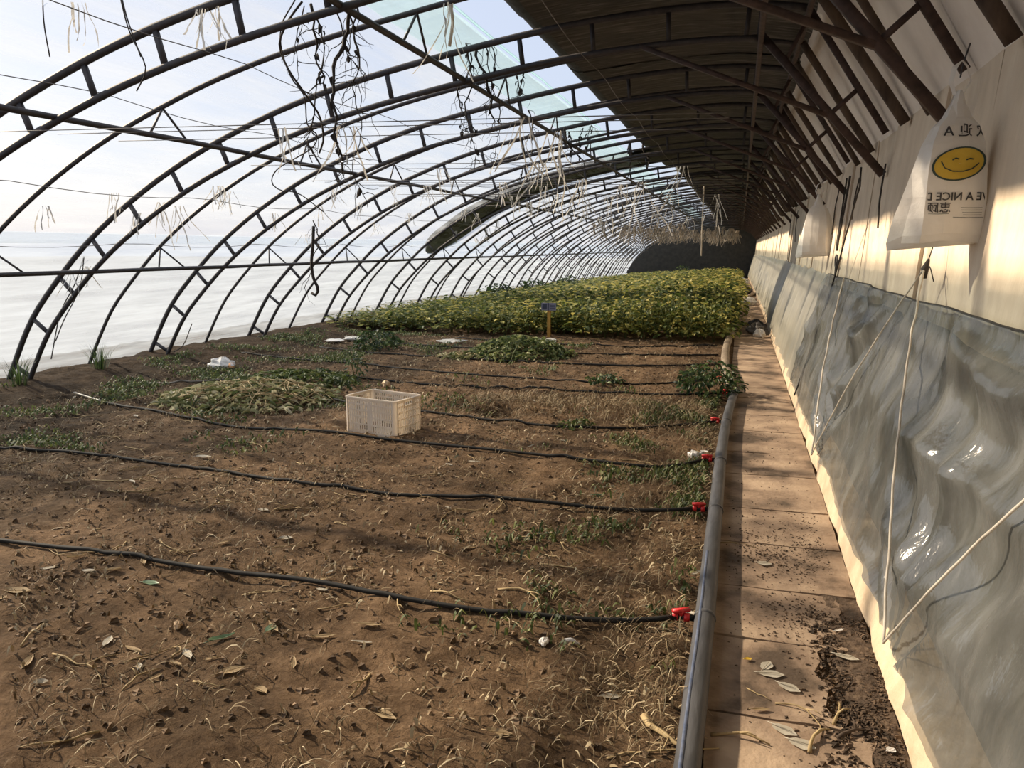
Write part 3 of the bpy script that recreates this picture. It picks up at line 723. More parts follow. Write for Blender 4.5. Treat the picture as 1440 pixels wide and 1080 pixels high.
# soil crumbs
def crumbs(name, n, region, label, r0, r1, m='crumb'):
    V = []; Fc = []
    T = np.array([(1, 0, -.4), (-.5, .87, -.4), (-.5, -.87, -.4), (.55, .3, .5), (-.5, .3, .6), (0, -.6, .55)])
    TF = [(0, 1, 4, 3), (1, 2, 5, 4), (2, 0, 3, 5), (3, 4, 5)]
    for k in range(n):
        x, y = region(); r = random.uniform(r0, r1)*random.uniform(.5, 1)
        z = zg(x, y) if x < -.03 else (.012*fb((x*9, y*6, 3), 1, 2)-.006 if x > .42 and y < 3.8 else .0)
        W = (T*r*np.array((random.uniform(.7, 1.3), random.uniform(.7, 1.3), random.uniform(.5, .9)))) @ rotm(random.uniform(0, 6.3), random.uniform(-.3, .3), 0).T+np.array((x, y, z+r*.2))
        o = k*6; V.append(W); Fc += [tuple(i+o for i in f) for f in TF]
    tag(mesh_obj(name, np.concatenate(V), Fc, M[m]), label, 'soil', kind='stuff')
crumbs('soil_crumbs', 9000, near_region, 'clods and crumbs over the bare soil', .006, .026)
crumbs('path_crumbs', 5200, lambda: (min(.575, .57-abs(random.gauss(0, .10))), 1.6+1.75*random.random()**1.1), 'dark loose soil crumbs along the foot of the wall on the walkway', .004, .017, 'crumbdark')
crumbs('path_dust', 2200, lambda: (random.choice([random.uniform(.03, .5), random.gauss(.2, .1), .5-abs(random.gauss(0, .1))]), random.choice([random.gauss(3.3, .12), random.gauss(3.95, .12), random.gauss(4.15, .3), random.uniform(2, 8)])), 'scattered dark dirt on the concrete slabs', .002, .009, 'crumbdark')

def cell(x, y):
    hs = [3.05, 4.5, 5.9, 6.8]; names = ['before the first drip hose', 'between first and second drip hoses', 'between second and third drip hoses', 'between third and fourth drip hoses', 'beyond the fourth drip hose']
    r = sum(y > h for h in hs); s = 'pipe side' if x > -.9 else ('mid bed' if x > -2.2 else 'film side'); return names[r]+', '+s
# countable dry stems and leaves
def stem_thing(x, y, L, a, m='stem', label=None, rad=.0045, seed=0, branch=True, group=None, name='straw_stalk'):
    pts = []
    c1 = random.uniform(-.5, .5); c2 = random.uniform(-.6, .6)
    for t in np.linspace(0, 1, 7):
        b = a+c1*t+c2*t*t; px = L*t*math.cos(b); py = L*t*math.sin(b); z = (zg(x+px, y+py) if x+px < -.03 else .0)
        pts.append(Vector((px, py, z+rad+.012*math.sin(PI*t)*random.random())))
    mb = MB().tube(pts, [rad*(1.2-.7*t) for t in np.linspace(0, 1, 7)], 5)
    if branch:
        p = pts[3]; b = a+random.choice((-1, 1))*.8; e = p+Vector((math.cos(b)*L*.3, math.sin(b)*L*.3, .01)); mb.tube([p, p.lerp(e, .5)+Vector((0, 0, .008)), e], [rad*.8, rad*.6, rad*.3], 5)
    o = mb.build(name, M[m]); o.location = (x, y, 0); g_ = cell(x, y)
    tag(o, label or 'dry tan stem lying on soil %s' % g_, 'stem', group or (None if label else 'dry stems '+g_)); return o
def leaf_thing(x, y, L, W, a, m, label=None, curl=.5, group=None, z=None):
    nx = 6; rr = []
    for i in range(nx+1):
        t = i/nx; w = W*(math.sin(PI*min(1, t*.92+.06))**.8)*(1+.12*math.sin(i*2.1)); row = []
        for s in (-1, -.5, 0, .5, 1):
            row.append(((t-.5)*L, s*w/2, curl*.25*W*abs(s)**1.3*(1+.3*math.sin(t*5))+curl*.12*L*(t-.5)**2*2))
        rr.append(row)
    mb = MB().grid(rr); r = Matrix.Rotation(a, 3, 'Z'); mb.v = [tuple(r @ Vector(q)) for q in mb.v]
    mb.tube([r @ Vector((-.5*L-.2*L, .03*L, .002)), r @ Vector((-.5*L, 0, .004)), r @ Vector((.3*L, 0, .006))], [.0015, .002, .001], 4)
    o = mb.build('fallen_leaf', M[m]); o.location = (x, y, (zg(x, y) if x < -.03 else 0.0)+.006 if z is None else z); g_ = cell(x, y)
    tag(o, label or 'curled dry leaf lying on soil %s' % g_, 'leaf', group or (None if label else 'dry leaves '+g_)); return o
n = 0
while n < 110:
    x, y = near_region()
    if y > 7 or y < 1.7 or random.random() > patchy(x, y)+.15: continue
    stem_thing(x, y, random.uniform(.12, .38), random.uniform(0, 6.3), rad=random.uniform(.002, .0042)); n += 1
n = 0
while n < 110:
    x, y = near_region()
    if y > 7.5 or y < 1.7 or random.random() > patchy(x, y)+.1: continue
    leaf_thing(x, y, random.uniform(.04, .10), random.uniform(.015, .035), random.uniform(0, 6.3), random.choice(['dryleaf', 'dryleaf', 'greyleaf']), curl=random.uniform(.2, 1.2)); n += 1
def L_(px, py, L, W, a, m, lb, **k): q = on_z(px, py); leaf_thing(q.x, q.y, L, W, a, m, lb, **k)
L_(212, 821, .085, .04, .1, 'greenleaf', 'fallen green leaf just in front of the first drip hose')
L_(312, 897, .10, .028, .9, 'greenleaf', 'narrow green leaf lying folded on dark soil', curl=1.2)
L_(381, 886, .07, .038, 1.6, 'greenleaf', 'small upright green leaf beside the narrow folded one')
L_(840, 694, .06, .03, .3, 'greenleaf', 'small pale green leaf in front of the third hose')
L_(455, 896, .10, .03, .5, 'dryleaf', 'long tan dry leaf under the first hose, beside pulled stalks')
L_(520, 890, .10, .022, .1, 'dryleaf', 'narrow tan leaf flat on soil beside the first hose')
L_(538, 1007, .12, .04, -.3, 'dryleaf', 'broad tan leaf on bare soil by the forked straw')
L_(402, 757, .07, .05, .4, 'greyleaf', 'pinkish bleached leaf alone on open soil')
L_(286, 646, .12, .06, .2, 'greyleaf', 'yellowish dry leaf in front of the second hose')
L_(325, 945, .10, .05, .8, 'dryleaf', 'yellow dried leaf with a curled stalk')
L_(25, 835, .13, .06, .2, 'dryleaf', 'large tan leaf among stalks by the first hose')
# leaves pressed on the walkway
pathleaf = [(1078, 938, .07, .045, 1.2, 'pale heart-shaped leaf pressed on the slabs, upper of the cluster'), (1085, 950, .09, .05, .1, 'pale leaf pressed on the slabs, middle of the cluster'), (1110, 969, .08, .05, -.5, 'torn pale leaf pressed on the slabs, lower of the cluster'),
            (1191, 926, .085, .04, -.25, 'pale leaf on dark crumbs near the wall foot'), (1103, 1029, .085, .05, -.5, 'large pale oval leaf on the walkway'), (1128, 1049, .08, .055, -.3, 'grey torn leaf beside the large oval one'), (1075, 794, .07, .05, 0, 'pale leaf alone on the shaded middle slabs')]
for px_, py_, L, W, a, lb in pathleaf: L_(px_, py_, L, W, a, 'greyleaf', lb, curl=.12)
L_(1052, 929, .03, .022, .5, 'bagyel', 'small yellow leaf on the slabs by the pipe shadow')
L_(1070, 1000, .06, .02, .3, 'dryleaf', 'curled yellowish leaf on the slabs beside a thin twig')
q = on_z(1180, 888); leaf_thing(q.x, q.y, .05, .015, .7, 'whiteplas', 'white plastic sliver in the broken slab corner', curl=.2)
q = on_z(1253, 1057); leaf_thing(q.x, q.y, .03, .03, .7, 'whiteplas', 'round white scrap at the foot of the wall', curl=.2)
def S_(px, py, L, a, lb, m='stem', rad=.005, **k): q = on_z(px, py); stem_thing(q.x, q.y, L, a, m, lb, rad, name='twig', **k)
S_(1178, 1040, .16, .9, 'dark twig on the slabs near the wall crumbs', 'wood', .006)
S_(1172, 1020, .14, 1.3, 'pale forked twig on the slabs', rad=.005)
S_(1138, 1060, .16, 1.5, 'curved pale stalk upright on the torn leaf', rad=.006)
S_(1000, 1035, .18, .4, 'pale twig in the pipe shadow', rad=.005)
S_(1050, 968, .1, -.9, 'thin straight straw on slabs', rad=.002, branch=False)
S_(1090, 990, .2, .1, 'thin twig leading to the curled leaf', rad=.003)
S_(905, 1010, .25, -1.1, 'thick tan stalk beside the pipe', rad=.011, branch=False)
S_(965, 862, .12, -.8, 'pale split stalk by the first red valve', 'greyleaf', .008, branch=False)
S_(520, 945, .2, -1.2, 'forked straw standing out on bare soil')
S_(790, 905, .07, .3, 'whitish stalk stub near the first hose', 'whiteplas', .01, branch=False)
S_(330, 620, .5, .1, 'long dry stalk beside the third hose')
S_(130, 680, .6, .2, 'long straw stalk bundle, outer stalk, past the second hose'); S_(150, 690, .5, -.2, 'long straw stalk bundle, inner stalk, past the second hose')
S_(700, 835, .3, .2, 'thin stalk on the open soil above the first hose')

# plastic litter
def crumple(name, x, y, R, H, m, label, cat, seed, z=None, sx=1, sy=1):
    mb = MB(); rr = []
    for i in range(9):
        v = i/8*PI; row = []
        for j in range(15):
            u = (j % 14)/14*2*PI; r = 1+.45*mnoise.noise((math.cos(u)*1.7+seed, math.sin(u)*1.7, v*1.5))+.2*mnoise.noise((math.cos(u)*4+seed, math.sin(u)*4, v*4))
            row.append((R*sx*r*math.sin(v)*math.cos(u), R*sy*r*math.sin(v)*math.sin(u), H*.45+H*.55*math.cos(v)*r))
        rr.append(row)
    o = mb.grid(rr).build(name, M[m], smooth=False); o.location = (x, y, (zg(x, y) if x < -.03 else drop(y)) if z is None else z); tag(o, label, cat); return o
q = on_z(975, 643); w1 = crumple('plastic_scrap', q.x, q.y, .045, .06, 'whiteplas', 'white plastic scrap folded on soil by the third hose', 'plastic scrap', 3); 
cap = MB(); r_ = [[(.075+.03*math.cos(t)*s, .03+.022*math.sin(t)*s, .05+.008*s) for t in np.linspace(0, 2*PI, 13)] for s in (0.02, .5, 1)]
cap.grid(r_); cap.tube([(.03, .01, .02), (.05, .02, .04), (.075, .03, .05)], [.012, .010, .012], 6); cap.build('twisted_end', M['whiteplas'], w1)
q = on_z(313, 517); w2 = crumple('plastic_bag', q.x, q.y, .15, .15, 'whiteplas', 'crumpled white plastic bag at the foot of the film', 'plastic bag', 8, sx=1.3, sy=.7)
o = MB().tube([(.12, -.02, .03), (.16, -.04, .06), (.2, -.05, .03)], [.02, .045, .02], 8).build('orange_end', M['orange'], w2)
q = on_z(638, 480); crumple('plastic_film_piece', q.x, q.y, .26, .045, 'scrap', 'flat pale film piece on soil in front of the crop', 'plastic scrap', 5, sx=1.1, sy=.9)
q = on_z(470, 482); crumple('plastic_film_piece', q.x, q.y, .15, .04, 'whiteplas', 'small white film piece on soil near the round bush', 'plastic scrap', 15)
q = on_z(498, 478); crumple('plastic_film_piece', q.x, q.y, .16, .05, 'scrap', 'pale film scrap beside the round bush', 'plastic scrap', 25)
q = on_z(768, 481); crumple('plastic_film_piece', q.x, q.y, .17, .05, 'scrap', 'grey film piece at the foot of the yellow sign post', 'plastic scrap', 35)
q = on_z(543, 545); crumple('pale_gourd', q.x, q.y, .045, .075, 'peach', 'pale round gourd lying behind the white crate', 'gourd', 45)
q = on_z(765, 907); crumple('pale_stone', q.x, q.y, .02, .025, 'whiteplas', 'small white stone on soil near the first hose', 'stone', 55)
q = on_z(250, 878); crumple('pale_stone', q.x, q.y, .018, .03, 'peach', 'small pale pink stone among dry stalks', 'stone', 65)
for px_, py_, R, H, m, lb, sd in ((1072, 474, .13, .14, 'whiteplas', 'white crumpled sack on the walkway, middle distance', 71), (1082, 470, .2, .2, 'rag', 'dark crumpled rag behind the white sack on the walkway', 72), (1078, 461, .17, .15, 'rag', 'dark rubbish lump leaning to the wall past the rag', 77),
                               (1068, 428, .25, .22, 'whiteplas', 'pale heap of film on the far walkway', 73), (1060, 421, .3, .12, 'plinth', 'cream dust heap across the far walkway', 74), (1061, 411, .32, .3, 'rag', 'dark bundle on the far walkway', 75), (1050, 391, .4, .3, 'whiteplas', 'pale bundle at the far walkway end', 76)):
    q = on_z(px_, py_); x = min(q.x, .52-R); crumple('rubbish_heap', x, q.y, R*.8, H, m, lb, 'rubbish', sd)

# ------------------------------------------------------------------ sign
q = on_z(769, 476); root = empty('sign', (q.x, 13.12, zg(q.x, 13.12))); tag(root, 'small dull blue sign plate on a yellow post before the crop', 'sign')
MB().box((0, 0, .21), (.055, .04, .52)).build('post', M['post'], root, smooth=False)
MB().box((0, -.03, .535), (.26, .012, .13)).build('plate', M['signblue'], root, smooth=False)
mb = MB(); mb.box((-.07, -.038, .535), (.08, .004, .09)); mb.box((.0, -.038, .535), (.012, .004, .13)); 
for k in range(3): mb.box((.07, -.038, .56-.025*k), (.08, .004, .008))
mb.build('printing', M['signink'], root, smooth=False)

# ------------------------------------------------------------------ plastic sheets on the wall
ANCH = [2.9, 5.8, 8.9]; KNOT = [1.6, 4.4, 7.3]
def sheet_pt(y, v, kind):
    d = drop(y); x0, z0 = .612, .125+d; x1, z1 = .925, 1.275+d*.4
    x = x0+(x1-x0)*v; z = z0+(z1-z0)*v
    e = 0.0
    if kind == 0:
        for a in ANCH:                                         # folds fanning out of the tied feet
            dy = y-a; dz = z; r = math.hypot(dy, dz)+.05; th = math.atan2(dy, dz)
            e += .034*(1-2*abs(math.sin(th*7+a+.6*fb((y*1.5, z*2, 1), 1, 2))))*math.exp(-(dy/1.1)**2)*min(1, r*2)*math.exp(-r*.8)
        for c in KNOT:                                         # swags hanging between the high knots
            dy = y-(c+1.4); r = math.hypot(dy*.85, z-1.75)
            e += .034*(1-2*abs(math.sin(r*8.5+.8*math.sin(dy*2.1+c)+1.1*mnoise.noise((y*1.7, z*1.7, 3)))))*math.exp(-(dy/1.0)**2)*min(1, v*2.4)*(1 if v < .92 else max(0, (1-v)/.08))
        e += .035*fb((y*1.1, z*1.8, 3), 1, 3)*math.sin(PI*min(1, v*1.05))+.03*(.5-abs(fb((y*2.2+z*1.5, z*1.2-y*.5, 13), 1, 3)))
        if v > .8: z += (.004*math.sin(y*2.1)+.004*math.sin(y*5.3))*(v-.8)/.2; 
        if v < .06: z += .012*math.sin(y*4)
        e *= .45 if y > 8 else (1-.55*max(0, y-6.5)/1.5)
    else:
        e += (.05*fb((y*2.6, z*.35, 9), 1, 3)+.02*math.sin(y*9+3*mnoise.noise((y, 0, 0))))*(.35+.65*(1-v))
        if v > .85: z += .05*mnoise.noise((y*1.7, 0, 5))*(v-.85)/.15
    return (x-.02-max(-.05, e)*1.15-.05*math.sin(PI*v)*.5, y, z+e*.2)
def sheet(y0, y1, kind, m, label, st):
    ylst = np.arange(y0, y1+.001, st); nv = 46 if kind == 0 else 14
    rr = [[sheet_pt(yy, k/nv, kind) for k in range(nv+1)] for yy in ylst]
    o = MB().grid(rr).build('wall_sheet', M[m]); tag(o, label, 'plastic sheet'); return o
sh = sheet(.9, 9.0, 0, 'sheet', 'wide grey translucent plastic sheet with swags on the near wall', .035)
sheet(8.95, 24, 1, 'sheet2', 'pleated pale plastic sheet on the wall past the near swagged one', .07)
sheet(24, 57.5, 1, 'sheet2', 'pleated pale plastic sheet on the far end of the wall', .25)
# dark top hem line
MB().tube([Vector(sheet_pt(yy, 1, 0))+Vector((.008, 0, 0)) for yy in np.arange(.9, 9, .1)], .006, 5).build('top_hem', M['rope'], sh)
# lacing cords
def cord(name, pts, r, m, label, cat='cord', group=None, kinks=.0):
    P_ = resample([Vector(p) for p in pts], .05)
    P_ = [p+Vector((kinks*mnoise.noise((p.z*9, 1, p.y*3)), kinks*mnoise.noise((p.z*9, 5, p.y*3)), 0)) for p in P_]
    o = MB().tube(P_, r, 6).build(name, M[m]); tag(o, label, cat, group); return o
def laced(ya, va, yb, vb, lift=.03): 
    out = []
    for t in np.linspace(0, 1, 16):
        yy = ya+(yb-ya)*t; v = va+(vb-va)*t; q = Vector(sheet_pt(yy, min(1, v), 0)); q.x = min(q.x, .60+.315*v-.02)-lift*.6
        if v > 1: q.z += (v-1)*1.15; q.x += (v-1)*.1
        out.append(q)
    return out
kn = on_x(1308, 378, .93)
f1 = on_x(1255, 906, .585); f2 = on_x(1148, 640, .575)
def sag(a, b, d=.0): return [a.lerp(b, t)+Vector((-.03-.03*math.sin(PI*t), 0, -d*math.sin(PI*t))) for t in np.linspace(0, 1, 9)]
cord('lacing_rope', sag(f1, kn), .0052, 'twine', 'thick white cord tied from the near foot up to the wall knot', 'cord', 'white lacing cords', .008)
cord('lacing_rope', sag(f1, Vector((.91, 1.95, 1.27))), .0045, 'twine', 'white cord slanting toward the viewer from the near foot', 'cord', 'white lacing cords', .004)
cord('lacing_rope', sag(f2, kn), .0045, 'twine', 'thin white cord slanting from the wall knot to the second foot', 'cord', 'white lacing cords', .003)
cord('lacing_rope', sag(f2, on_x(1192, 392, .92)), .0065, 'twine', 'white cord rising from the second foot, away from the knot', 'cord', 'white lacing cords', .006)
mb = MB().tube([kn+Vector((-.02, 0, -.05)), kn+Vector((-.025, 0, 0)), kn+Vector((-.01, 0, .05))], [.008, .02, .006], 7)
o = mb.build('cord_knot', M['rope']); tag(o, 'dark knot on the cream wall where the white cords meet', 'knot')
MB().tube([kn+Vector((-.01, 0, .05)), kn+Vector((.01, .02, .12)), kn+Vector((.02, .03, .2))], .003, 5).build('loose_end', M['rope'], o)
MB().tube([kn+Vector((-.01, 0, .02)), kn+Vector((-.01, -.06, -.0)), kn+Vector((.0, -.1, -.06))], .003, 5).build('loose_end', M['rope'], o)
# dark ropes hanging on the wall
p0 = on_x(1209, 262, .90); p1 = on_x(1165, 420, .86); p2_ = on_x(1117, 556, .57)
cord('hanging_rope', [p0+Vector((0, 0, .15)), p0, p1, p2_], .008, 'rope', 'long dark rope slanting from rafters down over the sheets', 'rope', None, .004)
a = on_x(1190, 265, 1.0); b = on_x(1177, 352, .97); ring = on_x(1176, 367, .955)
root = empty('hanging_rope', tuple(a)); tag(root, 'doubled dark rope with an iron ring on the wall', 'rope')
MB().tube([Vector((0, 0, .1)), b-a+Vector((0, .08, .05)), b-a], .009, 6).build('rope_strand', M['rope'], root)
MB().tube([Vector((0, -.25, .1)), b-a+Vector((0, -.06, .1)), b-a], .011, 6).build('rope_strand', M['rope'], root)
MB().tube([ring-a+Vector((.0, .055*math.cos(t)*1.6, .06*math.sin(t))) for t in np.linspace(0, 2*PI, 18)], .010, 6, cap=False).build('ring', M['steel'], root)
MB().tube([ring-a+Vector((0, 0, -.06)), ring-a+Vector((0, .0, -.17))], .012, 6).build('rope_tail', M['rope'], root)
for (x0, y0, x1, y1, lb) in ((1208, 258, 1197, 309, 'short dark rope end hanging on the wall beside the ringed rope'), (1182, 262, 1167, 330, 'thin dark rope beside the ringed rope'), (1113, 305, 1108, 365, 'dark rope on the far wall beyond the second bag'),
                             (1122, 300, 1119, 340, 'thin rope on the far wall beside the second bag'), (1245, 240, 1237, 320, 'thin dark stain-like rope on the wall before the smiley bag')):
    u = on_x(x0, y0, .985); v = on_x(x1, y1, .955); v.y = u.y+(v.y-u.y)*.5; u.z += .05
    cord('hanging_rope', [u, u.lerp(v, .5)+Vector((-.01, .02, 0)), v], .007, 'rope', lb, 'rope', None, .005)

# ------------------------------------------------------------------ shopping bags hung on the wall
def bag(loc, rz, sc, label, printed):
    root = empty('plastic_bag', loc, rz); tag(root, label, 'bag')
    #        z      front half w, front y, outer half w, outer y, back y
    lv = [(0.02, .012, -.012, .016, 0, .012), (-.04, .030, -.02, .034, 0, .02), (-.10, .052, -.035, .056, .0, .03), (-.14, .085, -.05, .10, .01, .045), (-.22, .112, -.065, .135, .02, .06), (-.34, .125, -.075, .165, .035, .07),
          (-.46, .128, -.08, .195, .045, .08), (-.56, .13, -.08, .225, .05, .085), (-.64, .132, -.075, .245, .06, .09), (-.675, .135, -.06, .24, .06, .09)]
    rr = []
    for i, (z, fw, fy, ow, oy, by) in enumerate(lv):
        w = lambda k: .008*mnoise.noise((z*14, k, sc*3))
        ring_ = []
        for k, (x, y) in enumerate(((-fw, fy), (-fw*.33, fy-.012), (fw*.33, fy-.012), (fw, fy), ((fw+ow)/2, (fy+oy)/2+.02), (ow, oy), (fw, by), (0, by+.01), (-fw, by), (-ow, oy), (-(fw+ow)/2, (fy+oy)/2+.02))):
            dz = 0
            if i >= 8: dz = -.035 if k in (5, 9) else (.012 if k in (1, 2) else 0)
            ring_.append((x+w(k), y+w(k+20)*(.3 if k < 4 else 1), z+dz))
        ring_.append(ring_[0]); rr.append(ring_)
    body = MB().grid(rr)
    n = len(rr[-1])-1; body.add(rr[-1][:n], [tuple(range(n))]); body.build('bag_body', M['bag'], root, smooth=False)
    mb = MB()
    for s in (-1, 1):
        mb.grid([[(s*.012, -.01, 0), (s*.02, .01, 0)], [(s*.035, -.02, .06), (s*.05, .0, .06)], [(s*.02, -.01, .12), (s*.035, .01, .13)], [(0, 0, .15), (.01, .015, .16)]])
    mb.build('handle', M['bag'], root, smooth=False)
    MB().tube([(0, 0, .08), (.01, .01, .14), (.05, .06, .24)], .004, 5).build('hook', M['steel'], root)
    if not printed: return root
    zl = [l[0] for l in lv]
    def front(u, z):
        """point on the printed front face"""
        for (za, fa, ya, *_), (zb, fb_, yb, *_) in zip(lv, lv[1:]):
            if zb <= z <= za:
                t = (za-z)/(za-zb); y = ya+(yb-ya)*t; fw = fa+(fb_-fa)*t; break
        else: y, fw = lv[-1][2], lv[-1][1]
        u = max(-.96*fw, min(.96*fw, u)); b = max(0, min(1, (1-abs(u)/fw)/.67)); return (u, y-.012*b-.0055, z)
    def outline(cx, cz, a, b, off, m, nm, tilt=.0, ringw=None):
        mb = MB(); rows = []
        for s in (np.linspace(.02, 1, 7) if ringw is None else np.linspace(1-ringw, 1, 3)):
            rw = []
            for t in np.linspace(0, 2*PI, 37):
                u = a*s*math.cos(t); zz = b*s*math.sin(t)+tilt*u
                u = max(-.122, min(.122, cx+u)); p = front(u, cz+zz); rw.append((p[0], p[1]-off, p[2]))
            rows.append(rw)
        return mb.grid(rows).build(nm, M[m], root)
    outline(0, -.315, .116, .074, .0, 'bagyel', 'printed_face', .12)
    outline(0, -.315, .116, .076, .0015, 'baggreen', 'printed_outline', .12, .09)
    mb = MB()
    def stroke(pts, r, nm): MB().tube([Vector(front(u, z))-Vector((0, .002, 0)) for u, z in pts], r, 5, flat=.5).build(nm, M['baggreen'], root)
    stroke([(-0.077, -0.304), (-0.063, -0.332), (-0.027, -0.349), (0.018, -0.349), (0.054, -0.338), (0.077, -0.319)], .005, 'printed_mouth')
    stroke([(0.070, -0.326), (0.083, -0.312)], .004, 'printed_mouth')
    stroke([(-0.032, -0.298), (-0.018, -0.290), (-0.005, -0.294)], .006, 'printed_eye'); stroke([(0.027, -0.298), (0.043, -0.292), (0.056, -0.295)], .006, 'printed_eye')
    def text(body_, cx, cz, size, wmax):
        cu = bpy.data.curves.new('t', 'FONT'); cu.body = body_; cu.size = size; cu.align_x = 'CENTER'; cu.offset = (.022 if body_[0] == 'V' else .016)*size; cu.resolution_u = 3
        ob = bpy.data.objects.new('t', cu); COL.objects.link(ob); dg = bpy.context.evaluated_depsgraph_get(); dg.update()
        me = bpy.data.meshes.new_from_object(ob.evaluated_get(dg)); COL.objects.unlink(ob); bpy.data.objects.remove(ob)
        if not len(me.vertices): return
        for v in me.vertices:
            u = -v.co.x; u = max(-wmax, min(wmax, cx+u)); p = front(u, cz+v.co.y); v.co = (p[0], p[1]-.001, p[2])     # the print is seen inside out
        me.materials.clear(); me.materials.append(M['bagink']); o = bpy.data.objects.new('lettering', me); COL.objects.link(o); o.parent = root
    text('欢 迎 A V', .0, -.187, .062, .11)
    text('VE A NICE D', .0, -.478, .05, .13)
    text('惠顾', -.072, -.53, .05, .125)
    for k in range(4):
        z = -.512-.011*k; stroke([(.02+.004*k, z), (.06, z-.001), (.115, z)], .0016, 'small_print')
    stroke([(-.115, -.54), (-.07, -.541), (-.03, -.54)], .0022, 'small_print'); stroke([(-.01, -.556), (.06, -.558), (.125, -.556)], .0022, 'small_print')
    return root
hk = on_y(1338, 128, 3.95); bag((hk.x+.03, 3.95, hk.z-.02), math.radians(8), 1.0, 'white plastic bag with a yellow smiling face hanging on the wall', True).scale = (.95, .9, .94)
hk = on_x(1152, 276, .84); bag((hk.x, hk.y, hk.z), math.radians(-20), 2.0, 'plain white plastic bag hanging on the wall further along', False).scale = (1.0, 1.0, 1.0)

# ------------------------------------------------------------------ wires, dead vines and film scraps under the roof
def at(px, py, Y): return on_y(px, py, Y)
def arch_x(z):
    for a, b in zip(INN, INN[1:]):
        if a.z <= z <= b.z: return a.x+.05
    return -3
def snap(y): return 3.6+.6*round((y-3.6)/.6)
def wire_z(x, yy): return 2.26+.05*math.sin(yy*2.7)-.02*x
SP = [(305, 262, 5.5, .35, 6), (160, 272, 5.2, .3, 4), (225, 285, 5.4, .4, 4), (250, 290, 5.6, .5, 4), (320, 270, 5.6, .3, 5), (380, 185, 5.2, .35, 3), (285, 15, 3.6, .3, 4), (302, 12, 3.6, .25, 3), (105, 5, 3.4, .3, 3), (505, 190, 7.3, .45, 4), (630, 5, 5.2, .6, 3),
      (745, 155, 8.9, .4, 4), (620, 245, 8.2, .5, 3), (655, 290, 9.2, .4, 4), (120, 375, 6.7, .3, 5), (100, 380, 6.7, .4, 3), (685, 320, 10, .4, 5), (640, 325, 9.8, .3, 5), (450, 290, 7.5, .3, 3), (545, 270, 8.2, .4, 3), (740, 290, 10.6, .4, 5), (700, 310, 10.6, .35, 4), (775, 190, 10.6, .7, 4),
      (815, 245, 12.2, .6, 6), (760, 265, 12.2, .5, 4), (785, 270, 12.4, .4, 4), (720, 275, 12.0, .4, 3), (670, 300, 11, .4, 3), (905, 260, 14.5, .9, 4), (940, 275, 14.5, .5, 4), (860, 275, 14.5, .6, 3), (960, 235, 12.4, .6, 3), (825, 290, 14.5, .5, 3), (1010, 275, 14.5, .7, 4), (870, 250, 14.2, .4, 4), (470, 265, 7.5, .3, 4), (505, 285, 7.6, .3, 4), (575, 300, 8.5, .3, 4), (600, 270, 8.5, .35, 4), (530, 315, 8.5, .25, 4), (715, 265, 10.5, .4, 4), (670, 335, 10.5, .25, 4), (800, 300, 14, .4, 4), (845, 305, 14, .35, 4), (880, 300, 15, .4, 4), (920, 290, 15, .5, 4), (430, 330, 7.5, .25, 3), (190, 300, 5.6, .3, 4), (60, 290, 4.6, .25, 3), (385, 300, 7, .3, 4), (765, 235, 10.8, .4, 4), (970, 300, 16, .5, 4)]
SPP = []
for px, py, Y, L, n in SP:
    q = on_z(px, py, 2.30)
    if 3.3 < q.y < 19 and q.x > arch_x(2.3): SPP.append((q.x, snap(q.y), L, n))
    else:
        for yy in np.arange(3.0, 20, .05):                    # tied to the arches themselves, just inside the film
            q = at(px, py, yy)
            if -7.8 < q.x < 0 and q.z >= zprof(q.x)-.16: break
        SPP.append((q.x, q.y, L, n, q.z))
WY = sorted({p[1] for p in SPP if len(p) == 4} | {22.2, 24.5, 27.1, 29.6, 32.0, 34.8, 37.5, 40.2, 43.1, 46.0, 49.0})
for i, yy in enumerate(WY):
    x0 = arch_x(2.28)
    pts = [(x0+(-.1-x0)*t, yy, wire_z(x0+(-.1-x0)*t, yy)) for t in np.linspace(0, 1, 12)]
    o = MB().tube(pts, .0028, 4).build('trellis_wire', M['wire']); tag(o, 'thin trellis wire strung across under the arches, %s from the near end' % ORD[min(27, i)], 'wire', 'cross wires')
for i, (x, z) in enumerate(((-4.35, 2.62), (-5.3, 2.05), (-3.2, 2.75), (-6.2, 1.6), (-1.2, 3.0))):
    pts = [(x, yy, z-.05*math.sin((yy % 2.3)/2.3*PI)) for yy in np.arange(1.5, 40, .4)]
    tag(MB().tube(pts, .003, 4).build('trellis_wire', M['wire']), 'thin long wire running down the greenhouse, %s one by height' % ['fourth', 'second', 'third', 'lowest', 'highest'][[0, 1, 2, 3, 4][i]], 'wire', 'long wires')
